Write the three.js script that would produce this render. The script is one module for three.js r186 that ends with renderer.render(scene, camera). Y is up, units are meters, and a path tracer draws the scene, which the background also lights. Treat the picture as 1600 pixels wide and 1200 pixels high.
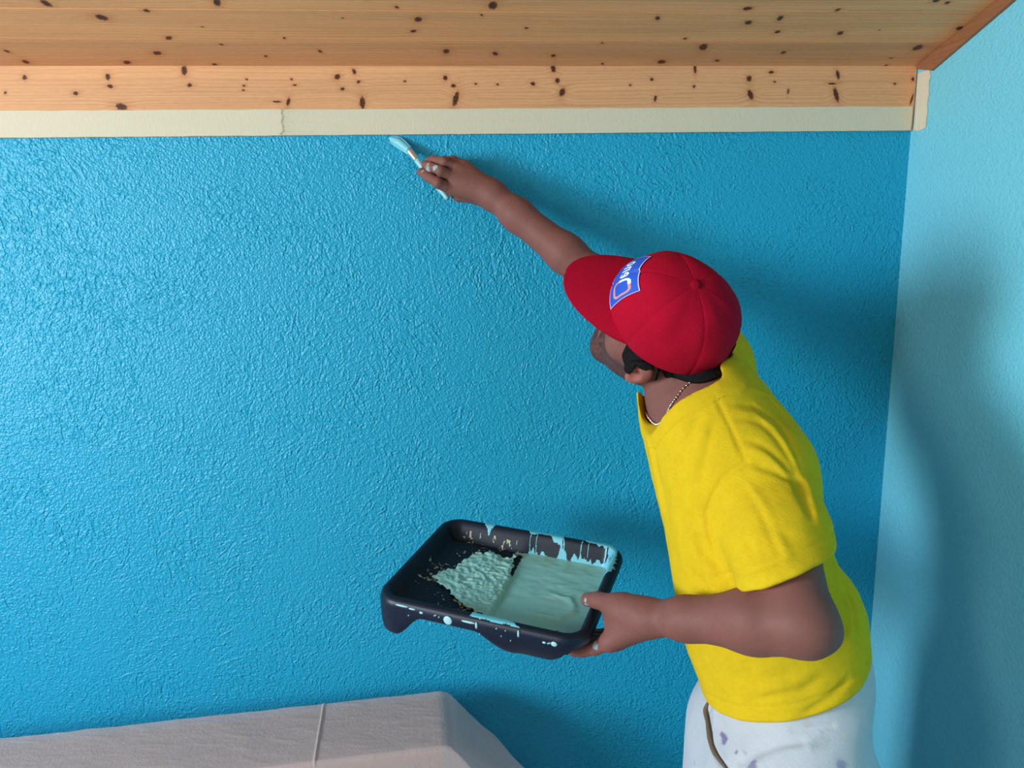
import * as THREE from 'three';
import { RectAreaLightUniformsLib } from 'three/addons/lights/RectAreaLightUniformsLib.js';
import { RoundedBoxGeometry } from 'three/addons/geometries/RoundedBoxGeometry.js';
import { mergeGeometries } from 'three/addons/utils/BufferGeometryUtils.js';

// ---------------------------------------------------------------- camera, light, exposure
const scene = new THREE.Scene();
const camera = new THREE.PerspectiveCamera(55.1, 4 / 3, 0.05, 50);
camera.rotation.order = 'YXZ';
camera.position.set(0, 1.6, 1.5);
camera.rotation.set(-11.087 * Math.PI / 180, -5.236 * Math.PI / 180, -1.198 * Math.PI / 180);
const renderer = new THREE.WebGLRenderer({ antialias: true });
renderer.toneMapping = THREE.LinearToneMapping;
renderer.toneMappingExposure = 1.0;
renderer.shadowMap.enabled = true;
RectAreaLightUniformsLib.init();
scene.background = new THREE.Color(0.75, 0.9, 1.15);

// the daylight of two windows in the left wall, one abreast of the camera and one behind it.
// Through the first the sky shines downwards (blue) and the lit ground outside shines upwards (warmer).
const WIN1 = { x: -2.4, y: 1.58, z: 1.56, w: 0.55, h: 0.95 };
const WIN2 = { x: -2.4, y: 1.75, z: 2.95, w: 0.6, h: 0.95 };
function windowLight(name, W, color, intensity, aim) {
  const l = new THREE.RectAreaLight(color, intensity, W.w, W.h);
  l.name = name; l.position.set(W.x, W.y, W.z); l.lookAt(...aim); scene.add(l);
}
windowLight('window_skylight', { ...WIN1, x: WIN1.x + 0.03, h: WIN1.h * 0.9 }, new THREE.Color(0.46, 0.77, 1.0), 53, [WIN1.x + 1, WIN1.y - 0.45, WIN1.z]);
windowLight('window_groundlight', { ...WIN1, x: WIN1.x + 0.04, h: WIN1.h * 0.9 }, new THREE.Color(1.0, 0.92, 0.70), 30, [WIN1.x + 1, WIN1.y + 0.45, WIN1.z]);
windowLight('rear_window_daylight', { ...WIN2, x: WIN2.x + 0.03, h: WIN2.h * 0.9 }, new THREE.Color(1.0, 0.93, 0.82), 22, [5, WIN2.y, WIN2.z]);

// ---------------------------------------------------------------- helpers
const PI = Math.PI, clamp = THREE.MathUtils.clamp, lerp = THREE.MathUtils.lerp, sstep = THREE.MathUtils.smoothstep;
const sub = (a, b) => [a[0] - b[0], a[1] - b[1], a[2] - b[2]], add = (a, b) => [a[0] + b[0], a[1] + b[1], a[2] + b[2]];
const mul = (a, s) => [a[0] * s, a[1] * s, a[2] * s], dot = (a, b) => a[0] * b[0] + a[1] * b[1] + a[2] * b[2];
const cross = (a, b) => [a[1] * b[2] - a[2] * b[1], a[2] * b[0] - a[0] * b[2], a[0] * b[1] - a[1] * b[0]];
const len = (a) => Math.hypot(a[0], a[1], a[2]), unit = (a) => mul(a, 1 / (len(a) || 1)), mix3 = (a, b, t) => [lerp(a[0], b[0], t), lerp(a[1], b[1], t), lerp(a[2], b[2], t)];
function rng(seed) { let s = seed >>> 0; return () => { s = (s + 0x6d2b79f5) | 0; let t = Math.imul(s ^ (s >>> 15), 1 | s); t = (t + Math.imul(t ^ (t >>> 7), 61 | t)) ^ t; return ((t ^ (t >>> 14)) >>> 0) / 4294967296; }; }
function hash3(x, y, z) { let h = Math.imul(x, 374761393) + Math.imul(y, 668265263) + Math.imul(z, 2147483647 ^ 0x1b873593); h = Math.imul(h ^ (h >>> 13), 1274126177); return ((h ^ (h >>> 16)) >>> 0) / 4294967296; }
function noise(x, y, z = 0) {                       // value noise, -1..1
  const ix = Math.floor(x), iy = Math.floor(y), iz = Math.floor(z); let fx = x - ix, fy = y - iy, fz = z - iz;
  fx = fx * fx * (3 - 2 * fx); fy = fy * fy * (3 - 2 * fy); fz = fz * fz * (3 - 2 * fz);
  const h = (a, b, c) => hash3(ix + a, iy + b, iz + c);
  return 2 * lerp(lerp(lerp(h(0, 0, 0), h(1, 0, 0), fx), lerp(h(0, 1, 0), h(1, 1, 0), fx), fy), lerp(lerp(h(0, 0, 1), h(1, 0, 1), fx), lerp(h(0, 1, 1), h(1, 1, 1), fx), fy), fz) - 1;
}
const fbm = (x, y, z = 0, o = 4) => { let s = 0, a = 0.5, t = 0; for (let i = 0; i < o; i++) { s += a * noise(x, y, z); t += a; a *= 0.5; x *= 2.03; y *= 2.03; z *= 2.03; } return s / t; };

const taken = {};
const numbered = (n) => { const k = (taken[n] = (taken[n] ?? -1) + 1); return k ? n + '_' + String(k).padStart(3, '0') : n; };
function obj(name, geometry, material, parent = scene, label) {
  const m = new THREE.Mesh(geometry, material); m.name = parent === scene ? numbered(name) : numbered(name);
  m.castShadow = m.receiveShadow = true; parent.add(m); if (label) m.userData.label = label; return m;
}
function group(name, label, category, pos = [0, 0, 0], parent = scene) {
  const g = new THREE.Group(); g.name = numbered(name); g.position.set(...pos); parent.add(g);
  if (label) g.userData.label = label; if (category) g.userData.category = category; return g;
}
const tag = (o, label, category, grp) => { o.userData.label = label; o.userData.category = category; if (grp) o.userData.group = grp; return o; };
const structure = (o, label) => { o.userData.kind = 'structure'; if (label) o.userData.label = label; return o; };
const mat = (r, g, b, rough = 0.8, more = {}) => new THREE.MeshPhysicalMaterial({ color: new THREE.Color().setRGB(r, g, b), roughness: rough, ...more });
function dataTex(w, h, fn, { srgb = false, float = false, chan = 1 } = {}) {   // fn(x, y) -> value 0..1 or [r, g, b]
  const a = float ? new Float32Array(w * h * 4) : new Uint8Array(w * h * 4);
  for (let y = 0, o = 0; y < h; y++) for (let x = 0; x < w; x++, o += 4) {
    const v = fn(x, y), c = Array.isArray(v) ? v : [v, v, v];
    for (let k = 0; k < 3; k++) a[o + k] = float ? c[k] : clamp(Math.round(c[k] * 255), 0, 255);
    a[o + 3] = float ? 1 : 255;
  }
  const t = new THREE.DataTexture(a, w, h, THREE.RGBAFormat, float ? THREE.FloatType : THREE.UnsignedByteType);
  t.magFilter = t.minFilter = THREE.LinearFilter; t.wrapS = t.wrapT = THREE.RepeatWrapping; if (srgb) t.colorSpace = THREE.SRGBColorSpace; t.needsUpdate = true; return t;
}
function planarUV(g, scale = 1) {                     // uv in metres on the face's dominant plane
  const p = g.attributes.position, n = g.attributes.normal, uv = new Float32Array(p.count * 2);
  for (let i = 0; i < p.count; i++) {
    const ax = Math.abs(n.getX(i)), ay = Math.abs(n.getY(i)), az = Math.abs(n.getZ(i));
    const [u, v] = ax > ay && ax > az ? [p.getZ(i), p.getY(i)] : ay > az ? [p.getX(i), p.getZ(i)] : [p.getX(i), p.getY(i)];
    uv[2 * i] = u * scale; uv[2 * i + 1] = v * scale;
  }
  g.setAttribute('uv', new THREE.BufferAttribute(uv, 2)); return g;
}
function box(x0, x1, y0, y1, z0, z1, scale = 1, r = 0) {
  const g = r ? new RoundedBoxGeometry(x1 - x0, y1 - y0, z1 - z0, 2, r) : new THREE.BoxGeometry(x1 - x0, y1 - y0, z1 - z0);
  g.translate((x0 + x1) / 2, (y0 + y1) / 2, (z0 + z1) / 2); return planarUV(g, scale);
}
function grid(nu, nv, fn, { closeU = false, uv = null } = {}) {   // fn(i, j) -> [x, y, z]
  const pos = [], idx = [], uvs = [], cols = closeU ? nu : nu + 1;
  for (let j = 0; j <= nv; j++) for (let i = 0; i < cols; i++) { pos.push(...fn(i / nu, j / nv)); const q = uv ? uv(i / nu, j / nv) : [i / nu, j / nv]; uvs.push(q[0], q[1]); }
  for (let j = 0; j < nv; j++) for (let i = 0; i < nu; i++) {
    const a = j * cols + i, b = j * cols + (i + 1) % cols, c = a + cols, d = b + cols; idx.push(a, b, d, a, d, c);
  }
  const g = new THREE.BufferGeometry(); g.setAttribute('position', new THREE.Float32BufferAttribute(pos, 3)); g.setAttribute('uv', new THREE.Float32BufferAttribute(uvs, 2)); g.setIndex(idx); g.computeVertexNormals(); return g;
}
function tube(points, radii, seg = 10, samples = 0) {
  const c = new THREE.CatmullRomCurve3(points.map((p) => new THREE.Vector3(...p))), n = samples || points.length * 6, fr = c.computeFrenetFrames(n, false);
  const R = (t) => { if (!Array.isArray(radii)) return radii; const k = t * (radii.length - 1), i = Math.min(Math.floor(k), radii.length - 2); return lerp(radii[i], radii[i + 1], k - i); };
  const g = grid(seg, n + 2, (u, v) => {
    const k = Math.round(v * (n + 2)), i = clamp(k - 1, 0, n), t = i / n, p = c.getPoint(t), r = k === 0 || k === n + 2 ? 1e-5 : R(t), a = u * 2 * PI;
    return p.addScaledVector(fr.normals[i], r * Math.cos(a)).addScaledVector(fr.binormals[i], r * Math.sin(a)).toArray();
  }, { closeU: true });
  return g;
}
function flipped(g) { const ix = g.index.array; for (let i = 0; i < ix.length; i += 3) { const t = ix[i]; ix[i] = ix[i + 1]; ix[i + 1] = t; } g.computeVertexNormals(); return g; }

// ---- distance fields: (x, y, z) -> metres, meshed with surface nets
const smin = (a, b, k) => { const h = Math.max(k - Math.abs(a - b), 0) / k; return Math.min(a, b) - h * h * k * 0.25; };
const smax = (a, b, k) => -smin(-a, -b, k);
function capsule(a, b, ra, rb = ra) {
  const bx = b[0] - a[0], by = b[1] - a[1], bz = b[2] - a[2], l2 = bx * bx + by * by + bz * bz || 1e-9;
  return (x, y, z) => { const px = x - a[0], py = y - a[1], pz = z - a[2]; let t = (px * bx + py * by + pz * bz) / l2; t = t < 0 ? 0 : t > 1 ? 1 : t; return Math.sqrt((px - bx * t) ** 2 + (py - by * t) ** 2 + (pz - bz * t) ** 2) - (ra + (rb - ra) * t); };
}
function chain(pts, rs, k = 0.004) { const c = []; for (let i = 0; i + 1 < pts.length; i++) c.push(capsule(pts[i], pts[i + 1], rs[i], rs[i + 1])); return (x, y, z) => { let d = c[0](x, y, z); for (let i = 1; i < c.length; i++) d = smin(d, c[i](x, y, z), k); return d; }; }
function union(list, k) { return (x, y, z) => { let d = list[0](x, y, z); for (let i = 1; i < list.length; i++) d = smin(d, list[i](x, y, z), k); return d; }; }
function ellipsoid(c, r) { return (x, y, z) => { const a = (x - c[0]) / r[0], b = (y - c[1]) / r[1], e = (z - c[2]) / r[2], k0 = Math.sqrt(a * a + b * b + e * e), k1 = Math.sqrt((a / r[0]) ** 2 + (b / r[1]) ** 2 + (e / r[2]) ** 2); return k1 < 1e-9 ? -Math.min(...r) : k0 * (k0 - 1) / k1; }; }
function loft(sections, n = 48, ext = 0.05) {       // sections [{c, e1, e2, a, b}] along a spine
  const S = [];
  const cr = (p0, p1, p2, p3, t) => 0.5 * (2 * p1 + (p2 - p0) * t + (2 * p0 - 5 * p1 + 4 * p2 - p3) * t * t + (3 * p1 - p0 - 3 * p2 + p3) * t * t * t);
  const m = sections.length - 1, G = (i) => sections[clamp(i, 0, m)];
  for (let k = 0; k <= n; k++) {
    const u = k / n * m, i = Math.min(Math.floor(u), m - 1), t = u - i, v = (key) => { const q = [G(i - 1), G(i), G(i + 1), G(i + 2)].map((s) => s[key]); return typeof q[0] === 'number' ? cr(...q, t) : [0, 1, 2].map((j) => cr(q[0][j], q[1][j], q[2][j], q[3][j], t)); };
    const e1 = unit(v('e1')), e2r = v('e2'), e2 = unit(sub(e2r, mul(e1, dot(e1, e2r)))), nrm = cross(e1, e2);
    S.push({ c: v('c'), e1, e2, n: nrm, a: v('a'), b: v('b') });
  }
  const flip = dot(S[1].n, sub(S[1].c, S[0].c)) < 0 ? -1 : 1; for (const s of S) s.n = mul(s.n, flip);
  const axis = unit(sub(S[n].c, S[0].c)), L = dot(sub(S[n].c, S[0].c), axis), side = (s, x, y, z) => (x - s.c[0]) * s.n[0] + (y - s.c[1]) * s.n[1] + (z - s.c[2]) * s.n[2];
  return (x, y, z) => {
    let k = Math.floor(((x - S[0].c[0]) * axis[0] + (y - S[0].c[1]) * axis[1] + (z - S[0].c[2]) * axis[2]) / L * n); k = k < 0 ? 0 : k > n - 1 ? n - 1 : k;
    let it = 0; while (k > 0 && side(S[k], x, y, z) < 0 && it++ < 8) k--; while (k < n - 1 && side(S[k + 1], x, y, z) > 0 && it++ < 16) k++;
    const A = S[k], B = S[k + 1], d0 = side(A, x, y, z), d1 = side(B, x, y, z); let t = d0 - d1 > 1e-9 ? d0 / (d0 - d1) : 0; const cap = t < 0 ? -d0 : t > 1 ? d1 : -1; t = t < 0 ? 0 : t > 1 ? 1 : t;
    const px = x - A.c[0] - (B.c[0] - A.c[0]) * t, py = y - A.c[1] - (B.c[1] - A.c[1]) * t, pz = z - A.c[2] - (B.c[2] - A.c[2]) * t;
    const a = A.a + (B.a - A.a) * t, b = A.b + (B.b - A.b) * t;
    const u = (px * (A.e1[0] + (B.e1[0] - A.e1[0]) * t) + py * (A.e1[1] + (B.e1[1] - A.e1[1]) * t) + pz * (A.e1[2] + (B.e1[2] - A.e1[2]) * t)) / a, v = (px * (A.e2[0] + (B.e2[0] - A.e2[0]) * t) + py * (A.e2[1] + (B.e2[1] - A.e2[1]) * t) + pz * (A.e2[2] + (B.e2[2] - A.e2[2]) * t)) / b;
    const k0 = Math.sqrt(u * u + v * v), k1 = Math.sqrt((u / a) ** 2 + (v / b) ** 2), d = k1 < 1e-6 ? -Math.min(a, b) : k0 * (k0 - 1) / k1;
    return cap > 0 ? Math.max(d, 0) + cap * (d > 0 ? 0.7 : 1) : d;
  };
}
function sectionsFrom(list) {                       // [leftEdge, rightEdge, halfDepth]
  const c = list.map(([l, r]) => mul(add(l, r), 0.5));
  return list.map(([l, r, b], i) => { const T = unit(sub(c[Math.min(i + 1, c.length - 1)], c[Math.max(i - 1, 0)])), e1 = unit(sub(r, l)); return { c: c[i], e1, e2: unit(cross(e1, T)), a: len(sub(r, l)) / 2, b }; });
}
function surfaceNet(f, lo, hi, h, { colour = null, uv = null, refine = true } = {}) {
  const nx = Math.ceil((hi[0] - lo[0]) / h) + 1, ny = Math.ceil((hi[1] - lo[1]) / h) + 1, nz = Math.ceil((hi[2] - lo[2]) / h) + 1, D = new Float32Array(nx * ny * nz), at = (i, j, k) => (k * ny + j) * nx + i, B = 8;
  for (let k0 = 0; k0 < nz; k0 += B) for (let j0 = 0; j0 < ny; j0 += B) for (let i0 = 0; i0 < nx; i0 += B) {
    const c = f(lo[0] + (i0 + 3.5) * h, lo[1] + (j0 + 3.5) * h, lo[2] + (k0 + 3.5) * h), far = Math.abs(c) > h * 6.2 * 1.6 + 0.012;
    for (let k = k0; k < Math.min(k0 + B, nz); k++) for (let j = j0; j < Math.min(j0 + B, ny); j++) for (let i = i0; i < Math.min(i0 + B, nx); i++) D[at(i, j, k)] = far ? c : f(lo[0] + i * h, lo[1] + j * h, lo[2] + k * h);
  }
  const vid = new Int32Array(nx * ny * nz).fill(-1), pos = [], idx = [];
  const C = [[0, 0, 0], [1, 0, 0], [0, 1, 0], [1, 1, 0], [0, 0, 1], [1, 0, 1], [0, 1, 1], [1, 1, 1]], E = [[0, 1], [2, 3], [4, 5], [6, 7], [0, 2], [1, 3], [4, 6], [5, 7], [0, 4], [1, 5], [2, 6], [3, 7]], off = C.map(([a, b, c]) => at(a, b, c)), v = new Float64Array(8);
  for (let k = 0; k < nz - 1; k++) for (let j = 0; j < ny - 1; j++) for (let i = 0; i < nx - 1; i++) {
    const o = at(i, j, k); let m = 0; for (let q = 0; q < 8; q++) { v[q] = D[o + off[q]]; if (v[q] < 0) m |= 1 << q; }
    if (m === 0 || m === 255) continue;
    let sx = 0, sy = 0, sz = 0, n = 0;
    for (const [a, b] of E) if ((v[a] < 0) !== (v[b] < 0)) { const t = v[a] / (v[a] - v[b]); sx += lerp(C[a][0], C[b][0], t); sy += lerp(C[a][1], C[b][1], t); sz += lerp(C[a][2], C[b][2], t); n++; }
    vid[o] = pos.length / 3; pos.push(lo[0] + (i + sx / n) * h, lo[1] + (j + sy / n) * h, lo[2] + (k + sz / n) * h);
  }
  const quad = (a, b, c, d, s) => { if (a < 0 || b < 0 || c < 0 || d < 0) return; if (s) idx.push(a, b, c, a, c, d); else idx.push(a, c, b, a, d, c); };
  for (let k = 1; k < nz - 1; k++) for (let j = 1; j < ny - 1; j++) for (let i = 1; i < nx - 1; i++) {
    const o = at(i, j, k), s = D[o] < 0;
    if (s !== D[at(i + 1, j, k)] < 0) quad(vid[at(i, j - 1, k - 1)], vid[at(i, j, k - 1)], vid[o], vid[at(i, j - 1, k)], s);
    if (s !== D[at(i, j + 1, k)] < 0) quad(vid[at(i - 1, j, k - 1)], vid[at(i - 1, j, k)], vid[o], vid[at(i, j, k - 1)], s);
    if (s !== D[at(i, j, k + 1)] < 0) quad(vid[at(i - 1, j - 1, k)], vid[at(i, j - 1, k)], vid[o], vid[at(i - 1, j, k)], s);
  }
  const nrm = new Float32Array(pos.length), e = h * 0.5, col = colour ? new Float32Array(pos.length) : null, uvs = new Float32Array(pos.length / 3 * 2);
  for (let q = 0; q < pos.length; q += 3) {
    let x = pos[q], y = pos[q + 1], z = pos[q + 2], gx, gy, gz, l;
    for (let it = 0; it < (refine ? 2 : 1); it++) {
      gx = f(x + e, y, z) - f(x - e, y, z); gy = f(x, y + e, z) - f(x, y - e, z); gz = f(x, y, z + e) - f(x, y, z - e); l = Math.hypot(gx, gy, gz) || 1;
      if (refine && it === 0) { const s = clamp(f(x, y, z) / (l / (2 * e)), -h * 0.5, h * 0.5) / l; x -= gx * s; y -= gy * s; z -= gz * s; }
    }
    pos[q] = x; pos[q + 1] = y; pos[q + 2] = z; nrm[q] = gx / l; nrm[q + 1] = gy / l; nrm[q + 2] = gz / l;
    if (col) { const c = colour(x, y, z, gx / l, gy / l, gz / l); col[q] = c[0]; col[q + 1] = c[1]; col[q + 2] = c[2]; }
    const w = uv ? uv(x, y, z) : [x * 0.8 - z * 0.6, y + z * 0.3]; uvs[q / 3 * 2] = w[0]; uvs[q / 3 * 2 + 1] = w[1];
  }
  const g = new THREE.BufferGeometry(); g.setAttribute('position', new THREE.Float32BufferAttribute(pos, 3)); g.setAttribute('normal', new THREE.BufferAttribute(nrm, 3)); g.setAttribute('uv', new THREE.BufferAttribute(uvs, 2));
  if (col) g.setAttribute('color', new THREE.BufferAttribute(col, 3)); g.setIndex(idx); return g;
}

// ---------------------------------------------------------------- textures of the surfaces
// plaster relief: short trowelled ridges and grains, in metres over a 1.2 m tile
function plaster(seed, size, tile, strokes, amp, longest, grain) {
  const H = new Float32Array(size * size), R = rng(seed), px = size / tile;
  const turn = (x, y) => PI * (0.65 + 0.55 * noise(x * 4.2 + seed, y * 4.2) + 0.35 * noise(x * 11 + 9, y * 11 + seed));
  for (let s = 0; s < strokes; s++) {
    let x = R() * tile, y = R() * tile, big = R() < 0.16, L = big ? 0.012 + R() * longest : 0.004 + R() * 0.010, r = (big ? 0.0010 : 0.0009) + R() * 0.0011, a = (R() < 0.62 ? 1 : -0.8) * amp * (0.35 + 0.65 * R()) * clamp(0.62 + 1.1 * fbm(x * 9 + seed, y * 9, 2, 3), 0.10, 1.25), th = turn(x, y) + (R() - 0.5) * (big ? 1.0 : 2.2), bend = (R() - 0.5) * (big ? 60 : 160);
    const step = 0.7 / px, n = Math.ceil(L / step), rp = r * px, w = Math.ceil(rp * 2.2);
    for (let k = 0; k < n; k++) {
      x += Math.cos(th) * step; y += Math.sin(th) * step; th += bend * step; const f = a * Math.min(1, 4 * Math.min(k, n - k) / n) / Math.max(1, rp * 1.6), cx = x * px, cy = y * px, ix = Math.floor(cx), iy = Math.floor(cy);
      for (let v = -w; v <= w; v++) for (let u = -w; u <= w; u++) { const d = ((ix + u - cx) ** 2 + (iy + v - cy) ** 2) / (rp * rp); if (d < 4.5) H[((iy + v + 4 * size) % size) * size + (ix + u + 4 * size) % size] += f * Math.exp(-d); }
    }
  }
  const G = new Float32Array(size * size); for (let i = 0; i < G.length; i++) G[i] = R() - 0.5;
  const bl = (A, r) => { const B = new Float32Array(A.length), Cc = new Float32Array(A.length), n = 2 * r + 1; for (let y = 0; y < size; y++) for (let x = 0; x < size; x++) { let s = 0; for (let k = -r; k <= r; k++) s += A[y * size + (x + k + size) % size]; B[y * size + x] = s / n; } for (let y = 0; y < size; y++) for (let x = 0; x < size; x++) { let s = 0; for (let k = -r; k <= r; k++) s += B[((y + k + size) % size) * size + x]; Cc[y * size + x] = s / n; } return Cc; };
  const g1 = bl(bl(G, 1), 1), g2 = bl(bl(G, 2), 2);
  return dataTex(size, size, (x, y) => { const i = y * size + x; return 0.5 + Math.tanh(H[i]) * 0.4 + grain * (g1[i] * 0.9 + g2[i] * 1.6); }, { float: true });
}
const wallRelief = plaster(5, 2048, 1.2, 21000, 1.15, 0.034, 0.9);
const sideRelief = plaster(11, 1024, 0.8, 9000, 0.5, 0.004, 1.3);
// pine board: u along the grain; knots [x, across, halfLength, halfWidth] in metres
const BOARD = 1.96;
function pine(width, knots, seed, tone, rows) {
  const W = 2048, H = rows, R = rng(seed), ph = R() * 100, kn = knots.map((k) => [(k[0] + 0.87), k[1], k[2] * 0.72, k[3] * 0.75, R()]);
  return dataTex(W, H, (px, py) => {
    const x = px / W * BOARD, y = (py + 0.5) / H * width; let yy = y, dark = 0, halo = 0;
    for (const [kx, ky, a, b, q] of kn) {
      let dx = x - kx; const dy = y - ky; if (Math.abs(dx) > 0.12 || Math.abs(dy) > 0.05) continue;
      const g = Math.exp(-((dx / (a * 3.2)) ** 2 + (dy / (b * 2.4)) ** 2)); yy += Math.sign(dy) * g * b * 0.9;
      const wob = 1 + 0.22 * noise(dx * 700 + q * 50, dy * 700), skew = dy * (q - 0.5) * 0.7, d = Math.hypot((dx + skew) / (a * wob), dy / (b * wob));
      dark = Math.max(dark, (1 - sstep(d, 0.72, 1.18)) * (0.82 + 0.18 * noise(dx * 900, dy * 900))); halo = Math.max(halo, Math.exp(-((d / 1.9) ** 2)) * 0.5);
    }
    const lines = fbm(x * 3.2 + ph, yy * 420 + 1.5 * noise(x * 2.5 + ph, yy * 16), ph, 3), late = Math.pow(0.5 + 0.5 * Math.sin(yy * 980 + 7 * fbm(x * 1.3 + ph, yy * 22, 1, 3) * 2.2 + ph), 5), fleck = noise(x * 90, yy * 2200 + ph), broad = fbm(x * 2.2 + ph, y * 26, 3, 3);
    let v = 1 + 0.05 * lines + 0.03 * fleck + 0.07 * broad - 0.075 * late * (0.6 + 0.4 * noise(x * 5, yy * 40));
    const c = [tone[0] * v, tone[1] * v * (1 - 0.025 * late), tone[2] * v * (1 - 0.07 * late)];
    c[0] *= 1 - 0.16 * halo; c[1] *= 1 - 0.30 * halo; c[2] *= 1 - 0.38 * halo;
    return [lerp(c[0], 0.21, dark * 0.95), lerp(c[1], 0.09, dark * 0.95), lerp(c[2], 0.06, dark * 0.95)];
  }, { srgb: true });
}
const fabricBump = dataTex(512, 512, (x, y) => 0.5 + 0.3 * noise(x * 0.43, y * 0.43) + 0.25 * noise(x * 0.95 + 40, y * 0.95));
const crepe = dataTex(512, 256, (x, y) => 0.5 + 0.35 * fbm(x * 0.30, y * 0.06, 3, 3) + 0.15 * noise(x * 0.8, y * 0.5));

// ---------------------------------------------------------------- the room
const XR = 0.977, WALLZ = -0.008, SLOPE = 16 * PI / 180, YC = 1.928, XL = -2.4, ZF = 3.4;
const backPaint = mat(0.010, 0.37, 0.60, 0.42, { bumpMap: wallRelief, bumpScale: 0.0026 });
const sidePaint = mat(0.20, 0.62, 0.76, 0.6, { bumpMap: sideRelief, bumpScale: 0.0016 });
const white = mat(0.32, 0.31, 0.28, 0.8), paleWood = mat(0.5, 0.33, 0.19, 0.55);
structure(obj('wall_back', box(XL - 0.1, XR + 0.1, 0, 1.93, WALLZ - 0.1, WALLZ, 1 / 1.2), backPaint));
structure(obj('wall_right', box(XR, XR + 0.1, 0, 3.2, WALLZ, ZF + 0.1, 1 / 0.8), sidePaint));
structure(obj('floor', box(XL - 0.1, XR + 0.1, -0.1, 0, -0.1, ZF + 0.1), mat(0.22, 0.17, 0.12, 0.7)));
// the left wall: blocks round two window openings, then frames and glass
{
  const g = [], X0 = XL - 0.12, X1 = XL, top = 3.2, Zs = [WALLZ - 0.1, WIN1.z - WIN1.w / 2, WIN1.z + WIN1.w / 2, WIN2.z - WIN2.w / 2, WIN2.z + WIN2.w / 2, ZF + 0.1];
  for (let k = 0; k < 5; k += 2) g.push(box(X0, X1, 0, top, Zs[k], Zs[k + 1]));
  [WIN1, WIN2].forEach((W, k) => { g.push(box(X0, X1, 0, W.y - W.h / 2, Zs[2 * k + 1], Zs[2 * k + 2]), box(X0, X1, W.y + W.h / 2, top, Zs[2 * k + 1], Zs[2 * k + 2])); });
  structure(obj('wall_left', mergeGeometries(g), white));
  structure(obj('wall_front', box(XL - 0.1, XR + 0.1, 0, 3.2, ZF, ZF + 0.1), white));
}
function casement(name, W, alongX, dir) {
  const g = [], f = 0.06, q = (alongX ? W.z : W.x) + dir * 0.06, c = alongX ? W.x : W.z, put = (u0, u1, y0, y1, d = 0.025) => g.push(alongX ? box(u0, u1, y0, y1, q - d, q + d) : box(q - d, q + d, y0, y1, u0, u1));
  const u0 = c - W.w / 2, u1 = c + W.w / 2, y0 = W.y - W.h / 2, y1 = W.y + W.h / 2;
  put(u0, u1, y0, y0 + f); put(u0, u1, y1 - f, y1); put(u0, u0 + f, y0, y1); put(u1 - f, u1, y0, y1); put(c - f / 2, c + f / 2, y0, y1);
  const o = structure(obj(name, mergeGeometries(g), white));
  g.length = 0; put(u0 + f, u1 - f, y0 + f, y1 - f, 0.003); obj('pane', g[0], new THREE.MeshPhysicalMaterial({ color: 0xffffff, roughness: 0.02, transmission: 1, thickness: 0 }), o);
}
casement('window_1', WIN1, false, -1);
casement('window_2', WIN2, false, -1);

// sloping pine ceiling: a slab behind single boards
const ceilingMat = mat(0.16, 0.09, 0.05, 0.7);
const ceiling = new THREE.Group(); ceiling.name = 'ceiling'; ceiling.userData.kind = 'structure'; ceiling.position.set(0, YC, 0); ceiling.rotation.x = -SLOPE; scene.add(ceiling);
obj('ceiling_slab', box(XL - 0.1, XR + 0.1, 0.012, 0.09, -0.12, 3.75), ceilingMat, ceiling);
const boardMat = (width, knots, seed, tone, rows, rough = 0.5) => { const m = mat(1, 1, 1, rough, { specularIntensity: 0.5 }); m.map = pine(width, knots, seed, tone, rows); return m; };
function plank(y0, y1, z0, z1, material, parent, face) {   // face 'y': across = z, face 'z': across = y
  const g = new RoundedBoxGeometry(XR - XL - 0.004, y1 - y0, z1 - z0, 1, 0.0004); g.translate((XR + XL) / 2, (y0 + y1) / 2, (z0 + z1) / 2);
  const p = g.attributes.position, uv = new Float32Array(p.count * 2);
  for (let i = 0; i < p.count; i++) { uv[2 * i] = (p.getX(i) + 0.87) / BOARD; uv[2 * i + 1] = face === 'y' ? (p.getZ(i) - z0) / (z1 - z0) : (p.getY(i) - y0) / (y1 - y0); }
  g.setAttribute('uv', new THREE.BufferAttribute(uv, 2)); return obj('plank', g, material, parent);
}
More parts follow.
